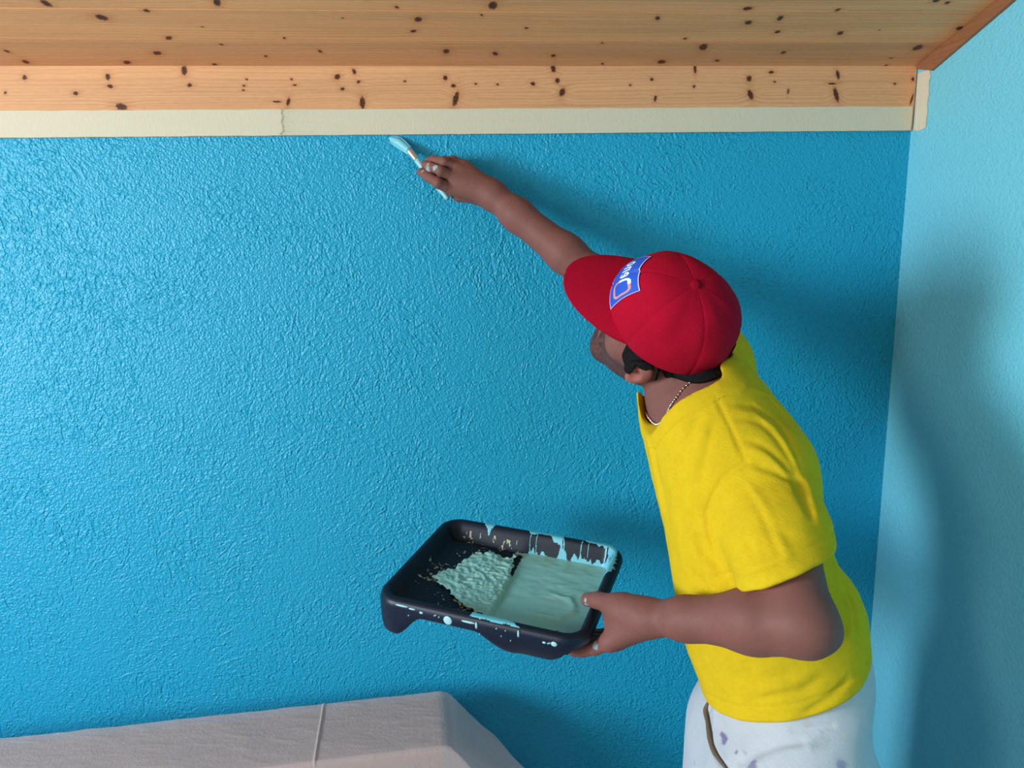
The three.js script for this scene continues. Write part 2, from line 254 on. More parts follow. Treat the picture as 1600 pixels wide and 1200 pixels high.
const KF = [[-0.742,1.9082,0.0055,0.0055],[-0.779,1.8818,0.0033,0.0033],[-0.657,1.8804,0.0067,0.0045],[-0.597,1.9091,0.0056,0.0078],[-0.595,1.8925,0.0068,0.0045],[-0.579,1.8566,0.0137,0.0079],[-0.460,1.9202,0.0069,0.0112],[-0.453,1.8944,0.0058,0.0045],[-0.349,1.9044,0.0035,0.0023],[-0.355,1.8931,0.0035,0.0023],[-0.357,1.8852,0.0035,0.0023],[-0.267,1.9043,0.0035,0.0023],[-0.262,1.8941,0.0047,0.0023],[-0.276,1.8644,0.0047,0.0092],[-0.297,1.8645,0.0106,0.0023],[-0.182,1.9087,0.0071,0.0068],[-0.174,1.8870,0.0060,0.0034],[-0.150,1.9178,0.0048,0.0068],[-0.143,1.8996,0.0048,0.0034],[-0.138,1.8627,0.0072,0.0139],[-0.056,1.9006,0.0036,0.0023],[0.021,1.9062,0.0061,0.0058],[0.036,1.8923,0.0061,0.0046],[0.040,1.8690,0.0074,0.0176],[0.079,1.8957,0.0037,0.0023],[0.121,1.8945,0.0037,0.0023],[0.190,1.8955,0.0062,0.0047],[0.230,1.9235,0.0063,0.0093],[0.238,1.9013,0.0063,0.0059],[0.247,1.8801,0.0076,0.0106],[0.382,1.8928,0.0038,0.0024],[0.425,1.9034,0.0051,0.0036],[0.433,1.8677,0.0039,0.0072],[0.512,1.9224,0.0039,0.0107],[0.511,1.8902,0.0039,0.0036],[0.623,1.9044,0.0079,0.0072],[0.627,1.8743,0.0079,0.0121],[0.668,1.9164,0.0079,0.0036],[0.676,1.8983,0.0040,0.0024],[0.705,1.8801,0.0027,0.0061],[0.807,1.9115,0.0054,0.0109],[0.806,1.8738,0.0068,0.0184],[0.796,1.8945,0.0121,0.0024],[0.967,1.9028,0.0041,0.0049],[0.968,1.8646,0.0028,0.0136],[0.929,1.8943,0.0041,0.0025]], KA = [[-0.742,0.0495,0.0053,0.0063],[-0.730,0.0131,0.0077,0.0089],[-0.491,0.0441,0.0099,0.0086],[-0.556,0.0112,0.0090,0.0090],[-0.403,0.0045,0.0069,0.0046],[-0.371,0.0741,0.0044,0.0041],[-0.304,0.0339,0.0046,0.0044],[-0.204,0.0517,0.0046,0.0065],[0.024,0.0526,0.0082,0.0110],[0.115,0.0441,0.0072,0.0090],[0.225,0.0377,0.0061,0.0068],[0.325,0.0076,0.0038,0.0048],[0.309,0.0842,0.0048,0.0043],[0.440,0.0149,0.0114,0.0096],[0.504,0.0701,0.0111,0.0156],[0.549,0.0199,0.0064,0.0048],[0.669,0.0506,0.0064,0.0069],[0.929,0.0699,0.0130,0.0137],[0.899,0.0301,0.0053,0.0024],[0.906,0.0008,0.0041,0.0050]], KB = [[-0.537,0.1535,0.0121,0.0109],[-0.459,0.1739,0.0070,0.0053],[-0.453,0.0918,0.0075,0.0080],[-0.258,0.0931,0.0033,0.0041],[-0.023,0.1535,0.0086,0.0094],[-0.033,0.1168,0.0067,0.0060],[0.084,0.1676,0.0032,0.0037],[0.164,0.1283,0.0045,0.0040],[0.390,0.1616,0.0057,0.0077],[0.460,0.0958,0.0048,0.0042],[0.558,0.1497,0.0094,0.0079],[0.610,0.1639,0.0070,0.0097],[0.625,0.1200,0.0072,0.0062],[0.746,0.1168,0.0074,0.0084],[0.815,0.1278,0.0025,0.0021],[0.966,0.1353,0.0087,0.0083],[-0.386,0.1274,0.0031,0.0019],[-0.149,0.1559,0.0032,0.0019]], KC = [[-0.604,0.1892,0.0087,0.0120],[-0.341,0.1961,0.0080,0.0138],[-0.057,0.1859,0.0042,0.0053],[0.101,0.1932,0.0106,0.0143],[0.539,0.1896,0.0113,0.0074],[0.702,0.1878,0.0058,0.0056],[0.863,0.2176,0.0092,0.0072]];
const shift = (K, d) => K.map((k) => [k[0], k[1] - d, k[2], k[3]]);
const edges = [-0.006, 0.083, 0.178, 0.271, 0.364, 0.457, 0.55];
const boardKnots = [shift(KA, -0.006), shift(KB, 0.083), shift(KC, 0.178)], RK = rng(77);
const tones = [[0.87, 0.60, 0.42], [0.95, 0.65, 0.44], [0.95, 0.65, 0.44], [0.9, 0.65, 0.45], [0.92, 0.67, 0.47], [0.9, 0.65, 0.45]];
for (let k = 0; k + 1 < edges.length; k++) {
  const w = edges[k + 1] - edges[k], kn = boardKnots[k] ?? Array.from({ length: 9 }, () => [RK() * 1.9 - 0.87, RK() * w, 0.004 + RK() * 0.007, 0.003 + RK() * 0.006]);
  if (k === 2) for (let q = 0; q < 6; q++) kn.push([RK() * 1.8 - 0.87, 0.03 + RK() * 0.06, 0.005 + RK() * 0.005, 0.004 + RK() * 0.005]);
  plank(0, 0.013, edges[k] + 0.0014, edges[k + 1] - 0.0014, boardMat(w, kn, 30 + k, tones[k], 112), ceiling, 'y');
}
// upright pine board at the head of the wall
const trim1 = new THREE.Group(); trim1.name = 'trim_1'; trim1.userData.kind = 'structure'; scene.add(trim1);
plank(1.8035, 1.9282, -0.02, 0, boardMat(0.1247, KF.map((k) => [k[0], k[1] - 1.8035, k[2], k[3]]), 21, [0.90, 0.65, 0.47], 160), trim1, 'z');
// flat pine strip where the ceiling meets the right wall
{
  const low = (z) => YC + Math.tan(SLOPE) * z - (z < 0.05 ? lerp(0.006, 0.034, z / 0.05) : z < 0.3 ? lerp(0.034, 0.022, (z - 0.05) / 0.25) : 0.022), high = (z) => YC + Math.tan(SLOPE) * z - 0.001;
  const Z = [0.002, 0.05, 0.15, 0.3, 1.2, 2.4, 3.39], pos = [], idx = [];
  for (const z of Z) for (const [x, y] of [[XR - 0.006, low(z) + 0.001], [XR - 0.006, high(z)], [XR - 0.0002, high(z)], [XR - 0.0002, low(z)]]) pos.push(x, y, z);
  for (let i = 0; i + 1 < Z.length; i++) for (let k = 0; k < 4; k++) { const a = i * 4 + k, b = i * 4 + (k + 1) % 4; idx.push(a, b, b + 4, a, b + 4, a + 4); }
  idx.push(0, 2, 1, 0, 3, 2);
  let g = new THREE.BufferGeometry(); g.setAttribute('position', new THREE.Float32BufferAttribute(pos, 3)); g.setIndex(idx); g = g.toNonIndexed(); g.computeVertexNormals();
  const p = g.attributes.position, uv = new Float32Array(p.count * 2); for (let i = 0; i < p.count; i++) { uv[2 * i] = p.getZ(i) / BOARD; uv[2 * i + 1] = p.getY(i) * 8; } g.setAttribute('uv', new THREE.BufferAttribute(uv, 2));
  structure(obj('trim_2', g, boardMat(0.1, [], 61, [0.62, 0.40, 0.27], 64)), 'reddish pine strip along the edge of the ceiling');
}

// ---------------------------------------------------------------- masking tape
const tapeMat = mat(0.74, 0.63, 0.47, 0.75, { bumpMap: crepe, bumpScale: 0.0004 });
function tape(name, u0, u1, v0, v1, place, seed, torn0, torn1, tornSide, curl = 0) {   // place(u, v, lift) -> point
  const N = 200, M = 14, bias = curl ? 2.2 : 1, e0 = (v) => u0 + torn0 * (fbm(v * 160, seed, 2, 3)), e1 = (v) => u1 + torn1 * fbm(v * 160, seed + 7, 2, 3);
  const lift = (u, v) => 0.0007 + 0.0005 * Math.max(0, fbm(u * 30, v * 120, seed, 3)) + 0.0004 * Math.max(0, noise(u * 9 + seed, v * 90));
  const edge = (u, q) => q < 0.5 ? v0 + 0.0004 * noise(u * 40, seed) : v1 + 0.0006 * noise(u * 30, seed + 3) + (tornSide ? 0.003 * fbm(u * 90, seed, 1, 3) : 0);
  const front = grid(N, M, (a, b) => { const v = lerp(v0, v1, b), u = lerp(e0(v), e1(v), Math.pow(a, bias)), vv = lerp(edge(u, 0), edge(u, 1), b); return place(u, vv, lift(u, vv) + curl * Math.exp(-(((u - e0(v)) / 0.003) ** 2)) * (0.6 + 0.4 * noise(v * 200, 3))); }, { uv: (a, b) => [lerp(u0, u1, a) * 8, b * 0.4] });
  const back = grid(N, M, (a, b) => { const v = lerp(v0, v1, b), u = lerp(e0(v), e1(v), Math.pow(a, bias)), vv = lerp(edge(u, 0), edge(u, 1), b); return place(u, vv, 0.0001); }, { uv: (a, b) => [a, b] });
  return obj(name, mergeGeometries([front, flipped(back)]), tapeMat);
}
tag(tape('masking_tape', -2.08, -0.2895, 1.8035, 1.8505, (u, v, l) => [u, v, l], 3, 0.002, 0.003), 'cream masking tape on the pine board, the piece left of the torn joint', 'tape');
tag(tape('masking_tape', -0.2915, 0.971, 1.8035, 1.8503, (u, v, l) => [u, v, 0.0009 + l], 9, 0.007, 0.001, false, 0.0026), 'long cream masking tape on the pine board above the painter\'s hand and cap', 'tape');
tag(tape('masking_tape', 1.8015, 1.914, 0.002, 0.042, (u, v, l) => [XR - 0.0002 - l, u, v], 15, 0.003, 0.002, true), 'short upright masking tape in the corner on the pale wall, torn edge', 'tape');

// ---------------------------------------------------------------- covered furniture at the lower left
const SH = 0.66, FL = [-0.8964, 0.66, 0.1265], FR = [-0.0529, 0.66, 0.0805], NR = [-0.0258, 0.66, 0.2541];
const sheetTurn = Math.atan2(-(FR[2] - FL[2]), FR[0] - FL[0]), depthS = len(sub(NR, FR));
{
  const cab = group('table', 'low narrow brown wooden table showing through the dust sheet at its corner', 'table', [NR[0], 0, NR[2]]); cab.rotation.y = sheetTurn;
  const wood = mat(0.38, 0.19, 0.09, 0.5), W = 1.45, Dp = depthS - 0.006;
  obj('top_panel', box(-W, -0.004, SH - 0.034, SH - 0.0085, -Dp, -0.004, 1, 0.004), wood, cab);
  for (const [x, z] of [[-0.046, -0.040], [-W + 0.006, -0.040], [-0.046, -Dp + 0.006], [-W + 0.006, -Dp + 0.006]]) obj('leg', box(x, x + 0.032, 0, SH - 0.0345, z, z + 0.032, 1, 0.003), wood, cab);
  // the sheet: taut over the top, steep in front, spreading like a tent on the right
  const X = [], Zs = []; for (let i = 0; i <= 120; i++) X.push(lerp(-1.5, 0.012, Math.pow(i / 120, 0.85))); for (let i = 1; i <= 90; i++) X.push(0.012 + 0.52 * Math.pow(i / 90, 1.1));
  for (const d of [-0.005, -0.0025, -0.0012, 0, 0.0012, 0.0025, 0.005]) X.push(-0.243 + d); X.sort((a, b) => a - b);
  for (let i = 0; i <= 40; i++) Zs.push(-depthS - 0.046 * Math.pow(1 - i / 40, 1.4)); for (let i = 1; i <= 50; i++) Zs.push(-depthS * (1 - i / 50) + 0.002 * i / 50); for (let i = 1; i <= 60; i++) Zs.push(0.002 + 0.12 * Math.pow(i / 60, 1.5));
  const drop = (d, s, r) => d <= 0 ? 0 : d < r ? s * d * d / (2 * r) : s * (d - r / 2);
  const P = (x, z) => {
    const a = drop(x + 0.012, 1.22 + 0.1 * noise(z * 9, 4), 0.035), b = drop(z + 0.004, 5.6, 0.008), c = drop(-depthS - z, 14, 0.006);
    let y = SH + 0.004 - smax(smax(a, b, 0.012), c, 0.012);
    const slack = sstep(Math.max(a, b), 0.01, 0.12);
    y += slack * (0.010 * noise(x * 9 + 2, z * 8) + 0.004 * noise(x * 26, z * 21)) + (1 - slack) * 0.0016 * Math.max(0, 0.3 + fbm(x * 16, z * 22, 5, 3)) + 0.0009 * Math.pow(Math.max(0, 1 - Math.abs(noise(x * 20 + z * 22, z * 30 - x * 9)) * 3.2), 2);
    y += 0.003 * Math.exp(-(((x + 0.243) / 0.0016) ** 2));
    return [x, Math.max(0.012, y), z];
  };
  const nU = X.length - 1, nV = Zs.length - 1, g = grid(nU, nV, (u, v) => P(X[Math.round(u * nU)], Zs[Math.round(v * nV)]), { uv: (u, v) => { const q = P(X[Math.round(u * nU)], Zs[Math.round(v * nV)]); return [q[0] * 3, q[2] * 3 - q[1] * 3]; } });
  const m = mat(0.95, 0.72, 0.70, 0.95, { transparent: true, opacity: 0.76, transmission: 0.45, side: THREE.DoubleSide });
  m.bumpMap = dataTex(512, 512, (x, y) => 0.5 + 0.3 * Math.abs(fbm(x * 0.05, y * 0.05, 2, 4)) + 0.12 * noise(x * 0.5, y * 0.5)); m.bumpScale = 0.0016;
  const sheet = tag(obj('dust_sheet', flipped(g), m), 'thin whitish dust sheet draped over the low table by the blue wall', 'dust sheet'); sheet.position.set(NR[0], 0, NR[2]); sheet.rotation.y = sheetTurn;
}

// ---------------------------------------------------------------- paint tray (local: x along, y up, z = minus the way from front to back)
{
  const TO = [-0.1274, 1.0522, 0.4033], TA = [0.9028, -0.0553, 0.4266], TB = [0.4301, 0.0987, -0.8974], TN = [0.0075, 0.9936, 0.1129], L = 0.345, W = 0.2843, RAD = 0.038;
  const tray = group('paint_tray', 'black plastic paint tray full of pale turquoise paint, held in one hand', 'paint tray');
  tray.matrix.makeBasis(new THREE.Vector3(...TA), new THREE.Vector3(...TN), new THREE.Vector3(...mul(TB, -1))).setPosition(...TO); tray.matrix.decompose(tray.position, tray.quaternion, tray.scale);
  const black = mat(0.006, 0.012, 0.032, 0.42, { specularIntensity: 0.7 }), black2 = mat(0.006, 0.009, 0.022, 0.5, { specularIntensity: 0.6 });
  const inside = (s, t) => { const qx = Math.abs(s - L / 2) - (L / 2 - RAD), qy = Math.abs(t - W / 2) - (W / 2 - RAD); return RAD - (Math.hypot(Math.max(qx, 0), Math.max(qy, 0)) + Math.min(Math.max(qx, qy), 0)); };
  const ripple = (s, t) => s > 0.17 ? 0 : 0.0009 * Math.sin(s * 520) * Math.sin(t * 520);
  const floorAt = (s, t) => { const step = sstep(s + 0.02 * (t / W - 0.5), 0.168, 0.196), ramp = -0.024 - 0.008 * clamp(s / 0.17, 0, 1), chan = 0.005 * (1 - sstep(Math.min(t, W - t), 0.034, 0.042)); return lerp(ramp - chan, -0.053, step) + ripple(s, t) * (1 - step); };
  const surf = (s, t) => { const e = inside(s, t), f = floorAt(s, t); if (e < 0.005) return -0.0035 * (1 - Math.max(e, 0) / 0.005) ** 2; if (e < 0.010) return 0; return f * sstep(e, 0.010, 0.034); };
  const outline = (q) => { const P = 2 * (L + W) - 8 * RAD + 2 * PI * RAD; let d = q * P; const arc = PI / 2 * RAD, seg = [[L - 2 * RAD, RAD, 0, 1, 0], [W - 2 * RAD, L, RAD, 0, 1], [L - 2 * RAD, L - RAD, W, -1, 0], [W - 2 * RAD, 0, W - RAD, 0, -1]], cen = [[L - RAD, RAD, -PI / 2], [L - RAD, W - RAD, 0], [RAD, W - RAD, PI / 2], [RAD, RAD, PI]]; for (let k = 0; k < 4; k++) { if (d < seg[k][0]) return [seg[k][1] + seg[k][3] * d, seg[k][2] + seg[k][4] * d, seg[k][4], -seg[k][3]]; d -= seg[k][0]; if (d < arc) { const a = cen[k][2] + d / RAD; return [cen[k][0] + RAD * Math.cos(a), cen[k][1] + RAD * Math.sin(a), Math.cos(a), Math.sin(a)]; } d -= arc; } return [RAD, 0, 0, -1]; };
  // concentric rings from the rim inwards
  const ringPt = (q, e) => { const [s, t, nx, ny] = outline(q); const cs = L / 2 + clamp((s - L / 2), -1, 1), ct = W / 2 + (t - W / 2); let S = cs - nx * e, T = ct - ny * e; return [S, T]; };
  const NQ = 240, rings = [0, 0.0015, 0.003, 0.005, 0.0075, 0.010, 0.014, 0.018, 0.022, 0.026, 0.030, 0.034, 0.037];
  const bandG = grid(NQ, rings.length - 1, (u, v) => { const [s, t] = ringPt(u, rings[Math.round(v * (rings.length - 1))]); return [s, surf(s, t), -t]; }, { closeU: true });
  const inL = L - 0.074, inW = W - 0.074, floorG = grid(110, 90, (u, v) => { const s = 0.037 + u * inL, t = 0.037 + v * inW; return [s, surf(s, t), -t]; });
  const under = grid(NQ, rings.length - 1, (u, v) => { const [s, t] = ringPt(u, rings[Math.round(v * (rings.length - 1))]); return [s, surf(s, t) - 0.0035, -t]; }, { closeU: true });
  const floorU = grid(60, 50, (u, v) => { const s = 0.037 + u * inL, t = 0.037 + v * inW; return [s, surf(s, t) - 0.0035, -t]; });
  obj('basin', mergeGeometries([flipped(bandG), floorG, under, flipped(floorU)]), black2, tray);
  // skirt below the rim, deep at the left corners where it makes the feet
  const skirtDepth = (s, t) => { const corner = (1 - sstep(s, 0.035, 0.085)); return 0.024 + 0.040 * corner * (1 - 0.35 * sstep(Math.min(t, W - t), 0.05, 0.09)) + 0.034 * sstep(s, 0.17, 0.235) * (1 - 0.75 * sstep(s, 0.285, 0.335)); };
  const SR = [[-0.0035, 0, 0], [-0.007, 0.0022, 0], [-0.012, 0.0030, 0], [0, 0.0035, 0.35], [0, 0.003, 0.7], [0, 0.001, 0.95], [0, -0.002, 1], [0, -0.005, 0.97], [0, -0.0045, 0.5], [-0.006, -0.004, 0]];
  const skirt = grid(NQ, SR.length - 1, (u, v) => { const [s, t, nx, ny] = outline(u), [y, o, k] = SR[Math.round(v * (SR.length - 1))], d = skirtDepth(s, t), yy = k ? -0.012 - (d - 0.012) * k : y, tuck = sstep(s, 0.19, 0.25) * k * k * 0.016; return [s + nx * (o - tuck), yy, -(t + ny * (o - tuck))]; }, { closeU: true });
  obj('skirt', skirt, black, tray);
  // paint: pool, coat on the ramp, smears and dried flecks
  const wet = mat(0.32, 0.62, 0.57, 0.28, { clearcoat: 0.4, clearcoatRoughness: 0.2 }), smearM = mat(0.15, 0.50, 0.62, 0.4), dryM = mat(0.50, 0.46, 0.33, 0.7);
  function coat(mask, height, step, box0) {           // triangles of a fine grid where mask(s, t) > 0
    const [s0, s1, t0, t1] = box0, nu = Math.ceil((s1 - s0) / step), nv = Math.ceil((t1 - t0) / step), id = new Int32Array((nu + 1) * (nv + 1)).fill(-1), pos = [], idx = [], m = new Float32Array(id.length);
    for (let j = 0; j <= nv; j++) for (let i = 0; i <= nu; i++) m[j * (nu + 1) + i] = mask(s0 + i * step, t0 + j * step);
    const v = (i, j) => { const k = j * (nu + 1) + i; if (id[k] < 0) { const s = s0 + i * step, t = t0 + j * step; id[k] = pos.length / 3; pos.push(s, height(s, t, m[k]), -t); } return id[k]; };
    for (let j = 0; j < nv; j++) for (let i = 0; i < nu; i++) { const k = j * (nu + 1) + i; if (m[k] > 0 && m[k + 1] > 0 && m[k + nu + 1] > 0 && m[k + nu + 2] > 0) { const a = v(i, j), b = v(i + 1, j), c = v(i + 1, j + 1), d = v(i, j + 1); idx.push(a, b, c, a, c, d); } }
    const g = new THREE.BufferGeometry(); g.setAttribute('position', new THREE.Float32BufferAttribute(pos, 3)); g.setIndex(idx); g.computeVertexNormals(); g.setAttribute('uv', new THREE.Float32BufferAttribute(new Float32Array(pos.length / 3 * 2), 2)); return g;
  }
  const poly = (P) => (s, t) => { let d = 1e9, inq = false; for (let i = 0, j = P.length - 1; i < P.length; j = i++) { const [ax, ay] = P[i], [bx, by] = P[j], ex = bx - ax, ey = by - ay, k = clamp(((s - ax) * ex + (t - ay) * ey) / (ex * ex + ey * ey), 0, 1); d = Math.min(d, Math.hypot(s - ax - ex * k, t - ay - ey * k)); if ((ay > t) !== (by > t) && s < ex * (t - ay) / ey + ax) inq = !inq; } return inq ? d : -d; };
  const POOL = -0.034;
  const swirl = (s, t) => { const dx = (s - 0.255), dy = (t - 0.115); return 0.0010 * fbm(s * 30, t * 55, 2, 3) + 0.0022 * Math.exp(-(((Math.hypot(dx * 0.9, dy * 1.3) - 0.040 - 0.006 * noise(s * 60, t * 60)) / 0.006) ** 2)) * sstep(dx - dy * 0.2, -0.035, 0.02) + 0.0016 * Math.max(0, noise(s * 70 + 3, t * 130)) * Math.exp(-(((s - 0.265) / 0.03) ** 2 + ((t - 0.16) / 0.035) ** 2)); };
  obj('paint_pool', coat((s, t) => POOL - surf(s, t) + 0.0006, (s, t) => POOL + swirl(s, t), 0.0014, [0.15, L - 0.01, 0.01, W - 0.01]), wet, tray, 'pale turquoise pool of wet paint');
  const ramp = poly([[0.0497, 0.1104], [0.0617, 0.1468], [0.0744, 0.1513], [0.0778, 0.1884], [0.0886, 0.2132], [0.1144, 0.2272], [0.1355, 0.2206], [0.1518, 0.2265], [0.1554, 0.2371], [0.1688, 0.17], [0.1699, 0.0993], [0.1727, 0.0501], [0.1529, 0.0503], [0.1208, 0.0627], [0.0924, 0.0852]]);
  const stepCoat = (s, t) => Math.min(s + 0.02 * (t / W - 0.5) - 0.160, 0.215 - s, inside(s, t) - 0.027 - 0.004 * noise(s * 60, t * 60));
  obj('paint_coat', coat((s, t) => Math.max(ramp(s, t) + 0.006 * fbm(s * 130, t * 130, 4, 3) + 0.001, Math.min(stepCoat(s, t), 0.17 - t + 0.11 * sstep(s, 0.17, 0.19))), (s, t, m) => surf(s, t) - ripple(s, t) + 0.0014 + Math.min(m * 0.25, 0.0016) + (0.0030 * (1 - 1.6 * Math.abs(fbm(s * 62 + t * 30, t * 92 - s * 25, 7, 2))) + 0.0008 * noise(s * 260, t * 260)) * (1 - sstep(s, 0.165, 0.18)), 0.0013, [0.03, 0.225, 0.015, W - 0.012]), wet, tray, 'thick rolled paint on the tray ramp');
  const blob = (pts, rough = 0.003, fr = 170) => { const f = poly(pts); return (s, t) => f(s, t) + rough * fbm(s * fr, t * fr, 3, 3); };
  const smears = [blob([[0.075, W - 0.002], [0.105, W - 0.0005], [0.092, W - 0.022]]), blob([[0.165, W - 0.001], [0.235, W - 0.001], [0.235, W - 0.022], [0.205, W - 0.010], [0.172, W - 0.012]]), blob([[0.265, W - 0.001], [0.33, W - 0.003], [0.338, W - 0.03], [0.325, W - 0.045], [0.318, W - 0.014], [0.28, W - 0.011]]), blob([[0.318, W - 0.045], [0.338, W - 0.03], [0.344, W - 0.09], [0.33, W - 0.10], [0.322, W - 0.085]], 0.006), blob([[0.165, 0.001], [0.245, 0.001], [0.225, 0.013], [0.165, 0.014]]), blob([[0.28, 0.02], [0.30, 0.012], [0.315, 0.03], [0.30, 0.04]]), (s, t) => Math.min(W - t - (0.0235 + 0.005 * fbm(s * 60, 2, 1, 3) + 0.003 * noise(s * 260, 5)), 0.036 - (W - t), s - 0.172, 0.334 - s)];
  for (const [s0, w] of [[0.175, 0.0012], [0.235, 0.0016], [0.268, 0.0012], [0.283, 0.0009], [0.186, 0.001], [0.313, 0.002]]) smears.push((s, t) => Math.min(w - Math.abs(s - s0 - 0.003 * noise(t * 90, s0 * 90)), t - (W - 0.036), W - 0.003 - t));
  for (const f of smears) obj('paint_smear', coat((s, t) => Math.min(f(s, t), inside(s, t) - 0.0003), (s, t, m) => surf(s, t) + 0.0005 + Math.min(0.0006, m * 0.3), 0.0009, [0.06, L, 0, W]), smearM, tray);
  obj('dried_paint', coat((s, t) => { const z = Math.min(sstep(0.05 - Math.abs(s - 0.02 - 0.04 * 0), 0, 0.05), 1), ed = Math.min(s, t, W - t, 0.13), q = 1 - Math.abs(fbm(s * 85 + 9, t * 85, 5, 3)) * 9; return Math.min(q - 0.30 - 1.2 * Math.max(0, noise(s * 34, t * 34) + 0.15) - 14 * Math.max(0, ed - 0.06), 0.16 - s, inside(s, t) - 0.020) * 0.001; }, (s, t) => surf(s, t) + 0.0009, 0.0011, [0.005, 0.17, 0.004, W - 0.004]), dryM, tray, 'cream flecks of dried paint').userData.kind = 'stuff';
  // drops on the outside of the front skirt and on the right rim
  const drops = [], RD = rng(5), drop = (s, y, out, rx, ry) => { const g = new THREE.SphereGeometry(1, 10, 8); g.scale(rx, ry, 0.0018); g.translate(s, y, out); drops.push(g); };
  drop(0.131, -0.013, 0.0035, 0.0075, 0.0075); drop(0.052, -0.006, 0.0022, 0.012, 0.0016); drop(0.07, -0.0075, 0.0026, 0.006, 0.0015); drop(0.086, -0.010, 0.0032, 0.0035, 0.002); drop(0.165, -0.008, 0.003, 0.012, 0.0018); drop(0.178, -0.011, 0.003, 0.002, 0.006); drop(0.245, -0.009, 0.003, 0.0018, 0.006); drop(0.30, -0.013, 0.003, 0.005, 0.004); drop(0.285, -0.014, 0.003, 0.003, 0.0018);
  for (let k = 0; k < 14; k++) drop(0.04 + RD() * 0.28, -0.008 - RD() * 0.02, 0.0034, 0.0006 + RD() * 0.001, 0.0006 + RD() * 0.0008);
  obj('paint_drop', mergeGeometries(drops), mat(0.42, 0.68, 0.74, 0.45), tray).userData.kind = 'stuff';
}

// ---------------------------------------------------------------- the painter
const BASE = [0.42, 0, 0.52];
const person = group('person', 'man in a red cap and yellow T-shirt reaching up to brush paint under the tape', 'person', BASE);
const skinM = mat(1, 1, 1, 0.6, { vertexColors: true, specularIntensity: 0.5 }), shift0 = (g) => g.translate(-BASE[0], -BASE[1], -BASE[2]);
// joints
const SL = [0.4475, 1.2557, 0.5087], EL = [0.4293, 1.1263, 0.6963], WL = [0.2721, 1.0672, 0.5553];
const SR_ = [0.4446, 1.3793, 0.2846], ER = [0.287, 1.5246, 0.1546], WR = [0.1006, 1.6852, 0.0578];
const NECK = [0.3952, 1.3377, 0.3599], RF_ = [0.32, 1.3168, 0.3929], RB_ = [0.4822, 1.4002, 0.3197], RN_ = [0.3727, 1.3359, 0.4605];
const RC = mul(add(RF_, RB_), 0.5), RE1 = unit(sub(RF_, RB_)), RNn = (() => { const n = unit(cross(sub(RF_, RB_), sub(RN_, RB_))); return n[1] < 0 ? mul(n, -1) : n; })(), RE2 = cross(RNn, RE1), RA = len(sub(RF_, RB_)) / 2, RNEAR = 1.12 * Math.abs(dot(sub(RN_, RC), RE2)), RN_SIDE = Math.sign(dot(sub(RN_, RC), RE2)); 
// head frame: l = left, u = up, f = forward
const CC = [0.3386, 1.4763, 0.4093], CL = unit([-0.41, -0.7996, 0.4388]), CF = unit([-0.9121, 0.3632, -0.1904]), CU = cross(CF, CL);   // the cap
const TILT = 0.14, HC = [0.3491, 1.4664, 0.402], HF = CF, HL = unit(add(mul(CL, Math.cos(TILT)), mul(CU, Math.sin(TILT)))), HU = cross(HF, HL);   // the head under it, tilted a little less
const toHead = (x, y, z) => { const p = [x - HC[0], y - HC[1], z - HC[2]]; return [dot(p, HL), dot(p, HU), dot(p, HF)]; };
const fromHead = (l, u, f) => add(HC, add(mul(HL, l), add(mul(HU, u), mul(HF, f))));
